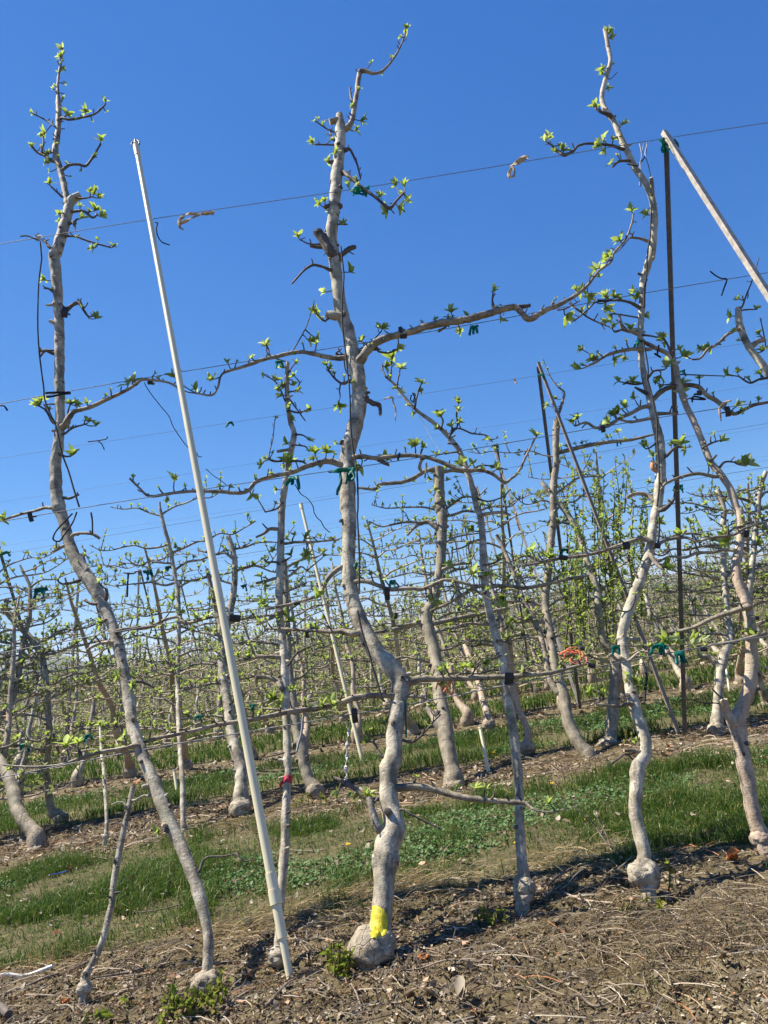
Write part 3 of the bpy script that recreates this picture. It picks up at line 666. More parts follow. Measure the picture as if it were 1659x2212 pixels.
C_CL='''10: 690,775,85 650,840,60 970,178,60 625,685,45 378,780,40 436,805,45 365,918,60 465,1045,60 520,985,75 960,1190,110 900,1195,95 810,1262,95 845,1372,85 930,1345,90 600,1185,90 660,1170,60 980,1290,85 405,1315,70 445,1300,50 560,1445,70 270,1525,90 745,405,35
| 11: 615,95,95 440,228,80 375,348,85 355,540,110 400,525,70 62,560,65 455,695,75 820,462,75 925,585,70 1260,350,95 1365,385,75 1590,405,80 1545,212,65 1320,475,60 680,545,70 540,965,90 520,1210,50 835,1300,80 1030,1220,85 1085,1232,70 1170,1285,70 1330,1345,90 1560,1372,80 380,1265,110 455,1262,80 200,1320,110 670,1370,110 370,1310,70
| 01: 1475,685,65 1260,850,110 1370,790,95 1120,770,90 1160,845,60 1125,1440,105 1085,1570,60 1640,1550,80
| 12: 400,545,100 820,1365,80 570,265,100 580,310,60 430,1250,120 500,1235,110 720,1488,70 1200,1110,60 1340,1000,100 1220,1020,90 1170,580,90 1120,550,80 1400,390,110 375,750,80
| 13: 720,165,110 660,170,80 620,165,70 520,160,90 1420,120,90 | 21: 440,215,75 500,255,95 550,70,95 600,25,90 360,395,110 450,350,60 600,425,80 655,455,60 150,1150,95 | 20: 770,1355,80 690,1550,95 640,1650,85
| 22: 300,1020,60'''
ctree,CP,CR=traced_tree('espalier_apple_tree','large curving apple tree with a yellow paint patch above its swollen base',1,C_TRUNK,C_BR,C_CL,
 leaders=['10: 592,830,46 625,770,34 640,680,30 655,590,30 666,500,32 676,462,30 710,462,26 760,476,18 812,464,16 860,420,15 910,350,13 945,280,11 972,205,10'],old=.12,stubs=34,tseg=30,burls='13: 748,1168,318 690,1200,210 820,1130,190')

L_TRUNK='''03: 1325,1480,80 1335,1425,80 1338,1380,76 1342,1335,72 1345,1290,68 1350,1200,66 1348,1080,66 1325,960,70 1290,820,78 1235,660,80 1180,520,80 1110,380,82 1055,250,80 1000,110,82 955,0,78
| 02: 928,1590,80 892,1490,80 862,1400,76 840,1250,74 820,1120,70 790,980,68 758,830,74 712,700,72 655,580,76 605,480,92 545,400,92 492,310,82 448,200,70 418,80,66 392,0,68
| 01: 382,1640,82 368,1560,78 362,1450,74 360,1350,74 376,1230,66 388,1100,60 388,950,60 386,800,62 386,600,62 384,450,60 376,250,58 364,120,66 350,0,74
| 00: 366,1640,72 388,1560,70 428,1420,64 452,1320,56 482,1285,56 520,1268,50'''
L_BR=[('00: 400,765,18 450,775,16 530,762,14 610,740,12 660,700,11 685,672,9',{'m':TWIG}),('00: 355,820,11 300,780,10 210,735,8',{'m':TWIG}),
('00: 345,1045,22 290,1010,18 240,985,16 208,950,12',{'m':TWIG}),('00: 276,990,14 280,940,12 282,885,9',{'m':TWIG}),('00: 405,1102,20 450,1070,18 510,1065,17 555,1075,17 600,1020,15 652,935,12',{'m':TWIG}),
('00: 405,1276,15 370,1245,14 325,1205,10',{'m':TWIG}),('00: 500,1282,14 545,1285,11 600,1275,9',{'m':TWIG}),('00: 482,1370,20 545,1370,17 600,1410,16 632,1388,10',{'m':TWIG}),
('00: 465,1445,15 490,1425,12 525,1415,9',{'m':TWIG}),('00: 465,1440,14 490,1485,10',{'m':TWIG,'lf':False}),('00: 442,1530,16 500,1535,14 580,1565,14 650,1585,12 722,1606,9',{'m':TWIG}),
('00: 330,1608,24 285,1560,16 235,1525,14',{'m':TWIG,'lf':False}),('01: 365,248,24 320,215,14 285,208,12',{'m':TWIG}),('01: 355,320,18 300,318,14',{'m':BARK,'lf':False}),
('01: 425,355,34 470,318,22 515,305,26 545,355,16 580,405,12',{'m':TWIG}),('01: 515,305,18 505,278,8',{'m':TWIG,'lf':False}),('01: 360,440,26 325,420,24',{'m':BARK,'lf':False}),
('01: 350,635,22 300,612,20 258,618,18',{'m':TWIG,'lf':False}),('01: 300,615,14 255,655,14',{'m':TWIG,'lf':False}),
('01: 345,1080,18 300,1005,14 255,972,11',{'m':TWIG}),('01: 360,960,12 320,960,10 290,965,9',{'m':TWIG}),
('01: 422,1095,46 450,1040,40 490,1005,30 580,980,27 690,930,25 800,880,22 880,832,20 922,802,18 1000,805,16 1090,820,15 1150,850,14 1190,862,10',{'off':-.03}),
('01: 430,1080,14 440,1010,12 455,960,10',{'m':TWIG}),('01: 422,1150,15 470,1115,13 552,1090,10',{'m':TWIG}),('01: 385,1285,20 430,1300,12 470,1290,9',{'m':TWIG}),
('01: 415,1568,22 450,1570,18 512,1545,15',{'m':TWIG,'lf':False}),('01: 345,1632,26 290,1632,22 230,1650,20 | 02: 120,18,18 40,45,16 5,60,12',{}),
('02: 470,152,24 520,138,20 600,142,20 645,172,20',{'m':LIMB,'lf':False}),('02: 415,218,18 380,237,20 325,264,8',{'m':LIMB,'lf':False}),
('02: 520,440,26 470,456,20 400,465,14 370,440,10',{'m':TWIG}),('02: 650,590,30 600,595,22 545,572,14',{'m':TWIG,'lf':False}),
('02: 715,846,30 650,850,20 600,872,20 565,895,18',{'m':LIMB,'lf':False}),
('02: 762,772,30 850,756,26 980,740,24 1050,706,22 1110,686,20 1160,682,18 1190,715,28 1250,716,18 1330,692,14 1450,672,10',{'off':-.03}),
('02: 1060,700,9 1105,640,8 1120,580,7',{'m':TWIG}),('02: 850,1100,30 900,1097,20 960,1116,18 1002,1140,16',{'m':TWIG,'lf':False}),
('02: 885,1512,32 800,1532,28 640,1560,26 480,1612,24 380,1642,20 200,1652,16 20,1640,10',{'off':-.03}),
('03: 1290,670,22 1312,610,16 1350,576,13 1450,572,11 1530,560,10 1580,602,9 1650,592,6',{'m':TWIG,'lf':False}),
('03: 985,182,18 930,180,14 870,212,12',{'m':BARK,'lf':False}),('02: 690,560,26 690,500,18',{'m':TWIG})]
L_CL='''00: 400,305,120 398,365,80 408,440,60 440,735,85 550,715,80 680,645,75 205,733,40 200,930,130 275,860,110 298,990,60 310,1050,60 320,1110,40 655,900,85 320,1165,120 610,1240,100 645,1275,70 620,1350,85 665,1390,110 530,1405,70 395,1385,70 385,1432,50 600,1605,65 740,1592,50 405,640,45
| 01: 285,150,60 625,390,95 260,930,100 230,960,80 455,945,110 500,960,70 825,820,100 860,800,80 575,1060,85 625,1095,60 470,1275,110 440,1110,50
| 02: 15,45,90 372,435,40 640,380,90 510,330,40 1270,670,150 1340,680,90 1115,560,120 760,1060,90 430,1500,120 500,1480,90 810,1455,120 650,710,80 860,1130,70
| 03: 1020,405,90'''
traced_tree('espalier_apple_tree','slender grey apple tree leaning left, with leafy suckers round its base',1,L_TRUNK,L_BR,L_CL,
 leaders=['00: 440,1330,46 420,1225,40 392,1110,40 360,990,40 373,870,36 381,760,36 380,670,34 376,600,20 374,540,16 385,460,15 400,370,13 401,310,10','02: 560,400,70 545,360,50 540,330,20'],old=.02,stubs=30,tseg=22,burls='03: 1335,1395,200 1300,1430,130')

R_TRUNK='''23: 885,880,100 887,810,96 872,740,96 856,690,94 853,650,94 856,600,96 860,560,90 842,480,86 818,380,82 798,260,80 806,130,84 814,20,98
| 22: 820,1640,92 858,1585,80 866,1500,80 835,1390,76 792,1250,74 760,1110,66 740,1000,62 722,900,62 712,800,62 738,690,68 798,530,72 850,385,64 890,255,60 912,120,56 930,0,56
| 21: 940,1640,56 952,1520,64 964,1380,64 958,1220,60 932,1090,52 902,960,46 876,850,44 850,740,40 836,640,40 830,540,38 836,430,40 844,300,40 852,160,44 880,60,46 900,0,46
| 20: 906,1640,50 918,1500,48 921,1400,46 905,1275,42 860,1180,40 800,1090,40 745,980,38 702,890,40 660,785,34 612,722,36 582,642,32 600,540,30 622,460,30 638,390,26 622,300,28 602,190,26'''
R_BR=[('20: 700,962,22 640,942,18 500,930,15 430,945,15 395,980,20 335,1004,22 290,970,16 240,925,12',{'m':TWIG}),('20: 632,746,26 580,728,20 545,706,11',{'m':TWIG}),
('20: 745,1042,20 690,1047,16 650,1086,12',{'m':TWIG}),('20: 635,512,6 660,492,5 684,466,5',{'m':TWIG,'lf':False}),('20: 908,1250,28 908,1190,26 900,1150,22',{'m':LIMB,'lf':False}),
('20: 885,1566,22 830,1546,16 760,1540,14',{'m':LIMB}),('21: 820,330,24 760,300,18 690,287,16 620,290,14 540,300,12 500,340,10 430,400,9 385,430,6',{'m':TWIG}),
('21: 820,505,32 780,492,28 720,472,22 705,430,20 695,380,16',{'m':LIMB}),('21: 725,480,16 670,492,14 665,485,10',{'m':TWIG}),('21: 690,378,10 640,375,8 ',{'m':TWIG}),
('21: 845,515,14 880,515,14 960,530,9',{'m':TWIG}),('21: 888,780,18 920,745,15 980,738,11',{'m':TWIG}),
('21: 915,930,30 950,890,36 1010,856,34 1100,840,30 1200,845,30 1260,900,30 1330,942,30 1400,1000,28 1450,1022,24 1560,970,20 1655,950,16',{'off':.05}),
('21: 875,975,28 830,985,26 770,1020,24 710,1045,22 620,1102,22 540,1112,20 480,1080,16 410,1102,12',{'off':-.03}),
('21: 860,822,14 790,832,12 700,815,9',{'m':TWIG}),('21: 860,884,28 795,850,14',{'m':TWIG}),('21: 900,1052,24 830,1066,20 760,1076,18 690,1060,14 640,1080,10',{}),
('21: 945,1022,26 1010,1020,20 1075,1020,16',{'lf':False}),('21: 1000,1296,24 1060,1242,18 1122,1240,12',{'m':TWIG}),('21: 925,1592,34 880,1550,30 800,1540,26 745,1565,24',{'lf':False}),
('21: 985,1640,30 1040,1590,20 1060,1540,12',{'m':TWIG}),('21: 965,1470,20 985,1450,14',{'m':TWIG}),
('22: 900,196,36 850,170,32 790,182,28 700,216,26 600,250,24 480,280,22 350,295,20 230,320,18 60,350,14',{'off':-.03}),
('22: 930,222,26 990,185,22 1060,170,22 1130,166,20 1200,190,20 1290,166,18 1430,150,18 1500,110,16 1600,76,12',{'off':-.03}),
('22: 895,276,30 940,340,26 982,372,16',{'lf':False}),('22: 735,832,24 780,826,22 832,830,22',{'lf':False}),('22: 705,950,30 660,922,24 620,940,18',{}),
('22: 775,952,22 830,910,20 900,910,18 1000,926,14',{'off':-.02}),('22: 770,1242,28 700,1255,24 545,1246,20',{'lf':False}),('22: 560,1242,10 560,1150,8 545,1100,6',{'m':TWIG}),
('22: 800,540,14 760,640,12 665,632,9',{'m':TWIG,'lf':False}),('22: 860,1560,26 790,1545,24 725,1548,18',{'lf':False}),('22: 740,1570,12 690,1600,12 630,1645,9',{'m':TWIG,'lf':False}),
('21: 940,1210,14 880,1250,10 850,1235,8',{'m':TWIG}),('21: 915,1380,30 912,1330,26',{'m':CUTO,'lf':False})]
R_CL='''20: 618,190,60 590,885,150 550,940,90 600,980,60 330,960,85 280,975,60 235,880,95 215,905,70 530,680,75 640,1050,65 630,205,75 640,240,60 585,440,75 585,475,45 625,570,65 720,802,70 865,1380,100 640,1650,60
| 21: 610,250,110 660,260,70 785,225,90 805,270,85 610,340,80 640,400,70 770,470,80 970,530,70 1000,705,110 950,790,110 780,812,85 690,805,60 730,970,90 680,1010,80 420,1040,100 390,1070,90 620,1072,100 650,1020,70 1100,812,100 1460,960,90 1500,1000,90 1095,870,80 1090,1200,140 1120,1250,60 870,385,60 790,915,70 860,1225,80 910,1290,70 890,1460,70
| 22: 1000,345,120 800,1085,130 760,1070,90 830,1110,80 790,540,60 1080,130,120 1390,180,110 130,240,110 240,280,100 300,390,80 850,1310,60 960,60,90 560,1160,90 800,1490,60'''
rtree,RP,RRd=traced_tree('espalier_apple_tree','zigzag apple tree on a bulbous graft union, beside the tall dark steel post',1,R_TRUNK,R_BR,R_CL,old=.0,stubs=34,bk=BARKY,tseg=26,burls='23: 852,682,216 890,740,130')

FR_TRUNK='''23: 1650,580,80 1640,540,100 1620,480,100 1605,420,100 1580,360,96 1552,230,94 1530,100,94 1512,10,94
| 22: 1505,1650,96 1482,1500,94 1462,1400,112 1455,1350,122 1480,1300,86 1510,1220,80 1542,1120,84 1556,1000,82 1550,850,72 1538,700,68 1510,570,62 1462,440,62 1452,330,58 1478,200,54 1482,80,52 1470,0,54
| 21: 1455,1640,48 1418,1520,44 1350,1410,42 1285,1330,42 1232,1200,40 1182,1080,38 1120,950,40 1082,830,36 1060,710,34 1020,640,30 940,600,30 870,565,26'''
FR_BR=[('22: 1440,1370,60 1390,1290,60 1368,1215,56',{'m':BARKP,'lf':False}),('21: 900,600,26 860,605,26 760,606,24 620,640,22 540,690,18 490,712,14',{}),('21: 880,575,22 850,545,20 800,480,14',{'lf':False}),
('21: 1040,650,16 1000,560,14 985,540,10',{'m':TWIG}),('21: 1040,830,10 980,835,8 930,820,6',{'m':TWIG}),
('22: 1530,616,42 1420,650,34 1300,690,30 1180,746,26 1060,776,22 940,786,18',{'off':-.03,'lf':False}),('22: 1640,785,28 1560,810,24 1430,842,20 1290,862,14 1270,875,10',{'off':-.05}),
('21: 1310,1430,24 1210,1410,24 1100,1430,22 1000,1472,18 960,1520,12',{}),('21: 1345,1370,18 1380,1335,14 1440,1335,11',{'m':TWIG}),('21: 1240,1240,16 1300,1210,12 1350,1195,9',{'m':TWIG}),
('22: 1450,250,26 1380,245,22 1300,262,20 1200,265,20 1120,295,18 1020,290,16 900,350,10',{'lf':False}),('22: 1575,1030,22 1610,1060,14',{'m':TWIG}),('21: 1290,1330,20 1325,1290,12',{'m':TWIG}),
('22: 1560,1250,12 1590,1150,10',{'m':TWIG,'lf':False}),('22: 1345,1245,8 1250,1240,8 1160,1215,6',{'m':TWIG,'lf':False}),('22: 1470,100,20 1540,70,14 1600,100,10',{'m':TWIG})]
FR_CL='''21: 450,600,60 510,665,80 430,722,95 660,665,80 730,655,60 545,670,70 970,535,70 990,560,60 1080,600,60 1110,640,70 930,820,50 1360,1190,80 1490,1330,110 1540,1340,90 1390,770,60
| 22: 1170,830,130 1230,820,100 1000,830,110 1530,770,120 1570,790,80 1150,60,100 1600,200,80 1060,830,80'''
traced_tree('espalier_apple_tree','pinkish split-bark apple tree with a cut stump fork near the right edge',1,FR_TRUNK,FR_BR,FR_CL,bk=BARKP,old=-.1,stubs=18,burls='23: 1612,460,140 1655,530,130')

traced_tree('espalier_apple_tree','thick-topped apple tree cut by the right edge of the photo',1,
 '22: 3300,1560,90 3120,1250,80 2900,900,70 2640,500,64 2400,100,60 | 21: 2240,1500,58 2060,1280,54 1880,1050,52 1740,860,50 1660,760,48 1622,702,46 1550,610,44 1502,522,44 1472,430,44 1466,340,40',
 [('21: 1452,478,24 1392,512,20 1330,572,18 1270,602,17 1220,662,14 1160,672,10',{'off':-.02}),('21: 1490,330,14 1520,250,10 1560,150,8 1600,10,6',{'m':TWIG,'lf':False}),('21: 1500,350,12 1590,345,8',{'m':TWIG}),
  ('21: 1560,580,36 1600,550,34 1640,545,26',{}),('21: 1655,790,18 1600,800,16 1540,822,14 1470,780,10',{'m':TWIG}),('21: 1640,600,9 1630,500,8 1608,400,6',{'m':TWIG,'lf':False})],
 '21: 1465,275,50 1410,385,70 1585,335,50 1275,590,70 1220,600,50 1120,640,80 1470,545,50 1620,600,80 1460,745,80 1390,760,70 1610,760,70',old=0,stubs=6)

ST=traced_tree('apple_sapling','short leafless topped stem on a barrel-shaped graft, lower left',1,
 '03: 532,1530,84 540,1480,88 546,1420,104 552,1370,104 562,1330,80 580,1300,46 622,1220,44 668,1110,44 700,980,40 725,870,36 735,750,38 762,600,40 792,450,38 820,320,36 845,205,36 862,122,30',
 [('03: 860,212,20 890,205,14 930,182,12 980,180,10',{'m':BARK,'lf':False}),('03: 742,610,14 738,580,12',{'m':TWIG,'lf':False}),('03: 822,262,14 800,225,12 760,222,10 720,240,6',{'m':BARKY,'lf':False})],'',old=-.4,stubs=20,group=None,trough=.05)

Y1_TRUNK='''13: 140,1290,60 142,1230,56 144,1180,54 142,1130,54 146,1050,46 156,900,52 168,750,58 180,600,62 188,450,60 190,300,55 198,180,52 206,80,48 212,0,50
| 12: 205,1630,60 202,1500,54 198,1400,50 194,1250,56 190,1130,58 182,950,56 168,800,52 152,650,50 152,500,52 156,400,52 160,200,48 165,60,46
| 11: 166,1640,46 180,1540,44 200,1420,40 214,1330,40 238,1210,38 246,1145,36 222,1070,32 206,960,30 200,850,30 202,740,28 205,690,26'''
Y1_BR=[('11: 238,1225,18 260,1225,12 320,1235,10 345,1270,7',{'m':TWIG}),('11: 225,1255,22 180,1260,20 135,1268,18',{'lf':False}),('11: 255,1160,14 300,1160,10 345,1190,7',{'m':TWIG}),
('11: 190,940,12 160,870,10 120,810,9 40,765,6',{'m':TWIG}),('11: 205,1000,14 280,1015,12 350,985,8',{'m':TWIG}),('11: 210,920,12 270,1000,10 320,1070,7',{'m':TWIG,'lf':False}),('11: 215,745,10 255,690,8',{'m':TWIG}),
('11: 220,880,12 260,870,9 285,820,7',{'m':TWIG}),('11: 100,650,10 80,600,8 62,565,6',{'m':TWIG}),
('11: 175,1600,16 130,1640,12 60,1659,10',{'m':TWIG}),('12: 140,110,26 90,110,22 50,140,18 0,165,14',{}),('12: 190,205,20 260,195,18 350,195,16 480,185,12 540,180,9',{}),('12: 130,430,22 60,450,20 0,462,16 ',{}),
('12: 180,430,22 230,405,18 290,355,14 330,380,8',{}),('12: 195,520,10 260,490,9 330,460,7',{'m':TWIG}),('12: 180,320,16 215,300,12',{'m':TWIG}),('12: 130,325,18 70,325,12 50,300,9',{'m':TWIG}),
('12: 165,640,20 60,710,16 0,730,12',{}),('12: 130,940,30 60,938,24 0,930,18',{'lf':False}),('12: 165,1140,38 140,1095,34 80,1072,30 0,1070,28',{'lf':False}),('12: 210,990,18 260,920,14 330,880,10 430,850,7',{'m':TWIG}),
('12: 185,1560,14 130,1575,10 60,1590,7',{'m':TWIG,'lf':False}),('11: 225,1330,18 290,1330,14 330,1350,9',{'m':TWIG}),('11: 205,1290,16 150,1330,12 90,1320,9 50,1330,7',{'m':TWIG}),('11: 90,1320,8 110,1180,7 122,1060,5',{'m':TWIG,'lf':False})]
Y1_CL='''11: 60,565,60 175,720,70 130,795,70 180,840,75 240,830,60 270,870,65 210,975,70 350,990,60 235,1050,60 195,1210,80 210,1310,100 185,1360,80 260,690,50 130,1045,40 345,1190,50 45,770,40 150,905,60 245,770,60 140,860,60 60,1310,60 30,1350,50 130,1510,50 10,1570,60
| 12: 60,295,60 230,270,80 320,160,90 110,240,70 30,410,70 260,350,60 40,570,110 60,600,100 150,700,80 220,700,90 190,655,90 60,480,60 230,1150,80 120,1200,110 160,1220,90 330,270,80 440,280,60 20,720,60'''
y1t,YP,YR=traced_tree('young_apple_tree','straight pale young apple tree with a red tape band, just behind the cream sprinkler pipe',1,Y1_TRUNK,Y1_BR,Y1_CL,old=-.05,stubs=24,burls='13: 148,1222,152 175,1190,90',bk=BARKY,group='young apple trees of the front row',auto=(.08,.4,.036),yoff=.12)
Y2_TRUNK='''23: 68,940,100 70,900,95 75,830,90 80,770,84 78,710,78 72,665,72 62,580,66 56,480,64 50,330,60 46,180,60 40,30,58
| 22: 32,1650,66 18,1500,60 4,1400,58 | 12: 1640,1270,66 1612,1120,58 1592,960,58 1552,790,56 1505,610,54 1482,470,50 1472,310,48 1468,160,44 1452,20,42
| 11: 1432,1640,40 1402,1500,38 1370,1400,38 1320,1270,34 1250,1172,30 1150,1080,26 1040,1000,22 960,912,20 900,835,17 840,780,14'''
Y2_BR=[('11: 842,785,12 825,745,9 818,700,7',{'m':TWIG}),('11: 872,790,12 876,740,9 882,660,7',{'m':TWIG}),('11: 915,830,12 922,790,10 935,730,7',{'m':TWIG}),('11: 1030,975,16 1045,900,11 1075,820,8',{'m':TWIG}),
('11: 1200,1112,16 1212,1070,12 1200,1040,8',{'m':TWIG}),('11: 1252,1172,16 1272,1125,14 1305,1105,12 1300,1020,10 1312,950,7',{'m':TWIG}),('11: 1308,1118,12 1400,1150,11 1490,1162,10 1535,1205,7',{'m':TWIG}),
('11: 1300,1220,16 1240,1215,10',{'m':TWIG,'lf':False}),('11: 1300,1270,14 1220,1280,10 1180,1290,7',{'m':TWIG}),('11: 1390,1390,16 1450,1360,12 1520,1360,10 1630,1385,7',{'m':TWIG}),
('11: 1415,1560,14 1500,1590,10 1600,1560,9 1650,1510,7',{'m':TWIG}),('12: 1465,180,18 1410,190,14 1340,230,12 1270,245,8',{}),('12: 1475,350,14 1540,330,12 1600,300,8',{'m':TWIG}),
('12: 1470,480,30 1420,490,26 1330,545,24 1230,600,20 1130,640,14',{'lf':True}),('12: 1500,490,28 1560,480,26 1655,480,24 | 22: 60,492,24 170,480,24 300,450,22 420,425,20 500,410,16',{'off':-.02}),
('12: 1460,20,26 1540,5,22 1600,5,20 1650,20,16',{}),('12: 1560,830,14 1610,840,10 1655,860,8',{'m':TWIG}),('12: 1490,730,18 1380,720,14 1300,740,9',{}),('12: 1580,930,14 1520,960,10 1440,990,8',{'m':TWIG})]
Y2_CL='''11: 845,710,95 880,650,85 940,715,90 1075,815,75 1065,870,60 1190,1030,85 1310,940,70 1310,995,60 1265,1095,60 1515,1185,80 1170,1115,55 900,850,50 940,880,50 1020,1020,55 1325,1070,55 985,965,45 870,780,50 1320,1340,80 1400,1340,60
| 12: 1400,110,90 1460,70,80 1600,560,90 1570,300,90 1500,400,70 1630,720,70 1260,330,60 1490,980,90 1400,1000,90 1330,1120,70 1640,1310,60'''
traced_tree('young_apple_tree','thin leaning young apple tree with flaking bark, between the central tree and the zigzag tree',1,Y2_TRUNK,Y2_BR,Y2_CL,old=.1,stubs=18,burls='23: 82,775,152 76,830,130 60,740,110',bk=BARKY,group='young apple trees of the front row',auto=(.08,.4,.036),yoff=.15)
# suckers and weeds ------------------------------------------------------
def shoots(spots,parent=None,name='sucker_shoot',yo=-.03,seed=1,mt=None):
    """spots: tile, x, y of the shoot tip, height in tile px; leafy shoots rising from the soil"""
    out=[]
    for (i,j,x,y,h) in spots:
        b=ground(553*i+x/3,553*j+(y+h)/3); b=b+np.array([0,yo,0]); b[2]=float(hz(b[0],b[1])[0])-.005
        t=onY(553*i+x/3,553*j+y/3,b[1]+rnd.uniform(-.02,.02)); mb=MB(); ln=np.linalg.norm(t-b)
        mid=(b+t)/2+np.array([rnd.uniform(-.2,.2),rnd.uniform(-.2,.2),0])*ln*.3
        P,Q=tube(mb,[b,mid,t],[.0035,.003,.002],5,step=.012,rough=.15)
        n=max(3,int(ln/.02)); 
        for k in range(n):
            q=P[int((.25+.75*k/n)*(len(P)-1))]; d=np.array([rnd.uniform(-1,1),rnd.uniform(-1,.6),rnd.uniform(.1,.9)])
            cluster(mb,q+d*.008,d,rnd.uniform(.035,.062),rnd.randint(3,5),1)
        o=np.asarray(b) if parent is None else np.asarray(parent.location)
        ob=mb.build(name,[TWIG,mt or SUCK],parent,origin=o); 
        if parent is not None: ob.location=(0,0,0)
        out.append(ob)
    return out
ltree=[o for o in bpy.data.objects if o.get('label','').startswith('slender grey apple tree')][0]
shoots([(0,3,1125,1395,110),(0,3,1170,1470,90),(0,3,1100,1530,90),(0,3,1230,1400,130),(0,3,1270,1480,70),(0,3,1350,1360,150),(0,3,1450,1290,160),(0,3,1425,1360,120),(0,3,1310,1470,80),(0,3,1480,1340,110),(0,3,1150,1440,120),(0,3,1210,1500,80),(0,3,1290,1420,110),(0,3,1380,1400,130),(0,3,1410,1480,70),(0,3,1470,1400,90),(0,3,1080,1580,60)],ltree,yo=-.1)
shoots([(1,3,535,1120,190),(1,3,490,1130,150),(1,3,560,1200,110),(1,3,520,1240,90),(1,3,610,1170,140),(1,3,580,1270,60),(1,3,500,1200,100),(1,3,545,1170,140),(1,3,470,1170,90),(1,3,600,1240,80)],ctree,yo=-.05)
shoots([(2,3,1010,590,220),(2,3,960,830,90),(2,3,870,810,90),(2,3,740,890,60)],rtree,yo=.0)
k=0
for grp in ([(1,3,1440,930,80),(1,3,1480,900,100),(1,3,1530,930,90),(1,3,1580,890,110),(1,3,1610,940,80),(1,3,1550,960,60)],[(0,3,640,1580,80),(0,3,690,1560,90),(0,3,720,1590,70),(0,3,820,1480,90),(0,3,570,1610,60)],[(1,3,300,170,70),(1,3,340,150,90),(1,3,420,160,80),(1,3,450,190,60),(1,3,260,200,50)],[(2,2,490,1420,90),(2,2,540,1400,110),(2,2,590,1390,110),(2,2,740,1400,140),(2,2,780,1420,110)]):
    os_=shoots(grp,None,'weed_seedling',0)
    for q,o in enumerate(os_): tag(o,['bronze green leafy weed shoot on bare soil beside the flaking young tree','low bronze weed seedling among dry leaves at the lower left','leafy shoot at the foot of a burl-based tree in the second row','leafy shoot at the foot of the rough-barked bushy tree'][k],'weed',['weed shoots beside the flaking young tree','weed seedlings at the lower left','shoots at a second row burl','shoots round the bushy tree'][k])
    k+=1

# yellow paint patch lying on the central trunk ---------------------------
from mathutils.bvhtree import BVHTree
ct=[c for c in ctree.children if c.name.startswith('trunk')][0]
oc_=np.array(ctree.location); bv=BVHTree.FromPolygons([tuple(v.co) for v in ct.data.vertices],[tuple(p.vertices) for p in ct.data.polygons])
def patch(parent,bvh,org,i,j,x0,x1,y0,y1,inside,step,name,mt):
    mb=MB(); idx={}; V=[]; ny=int((y1-y0)/step); nx_=int((x1-x0)/step)
    for a in range(ny+1):
        for b_ in range(nx_+1):
            x=x0+b_*step; y=y0+a*step; v=Vector([float(q) for q in ray(553*i+x/3,553*j+y/3)]).normalized()
            h=bvh.ray_cast(Vector([float(q) for q in (CAM-org)]),v,50)
            if h[0] is not None and inside(x,y): idx[(a,b_)]=len(V); V.append(np.array(h[0]-v*.0015))
    Fc=[(idx[(a,b_)],idx[(a,b_+1)],idx[(a+1,b_+1)],idx[(a+1,b_)]) for a in range(ny) for b_ in range(nx_) if all(q in idx for q in ((a,b_),(a,b_+1),(a+1,b_+1),(a+1,b_)))]
    Fc=[f for f in Fc if max(np.linalg.norm(V[f[0]]-V[f[2]]),np.linalg.norm(V[f[1]]-V[f[3]]))<.03]
    mb.add(V,[f[::-1] for f in Fc]); ob=mb.build(name,mt,parent); return ob
def inpaint(x,y):
    nz=vnoise(np.array([[x/16.,y/16.]]),5)[0]*9
    u=(x-797)/(57+nz*.4); v=(y-1000)/(96+nz*.7)
    e=abs(u)**2.6+abs(v)**2.6<1
    drip=(738<x<795 and 1060<y<1104+nz*.8)
    top=(750<x<815 and 884+abs(x-776)*.5<y<960)
    return e or drip or top
pt=patch(ctree,bv,oc_,1,3,690,880,850,1150,inpaint,3,'paint_mark',YEL); pt['label']='bright yellow painted patch with a dripping lower edge'

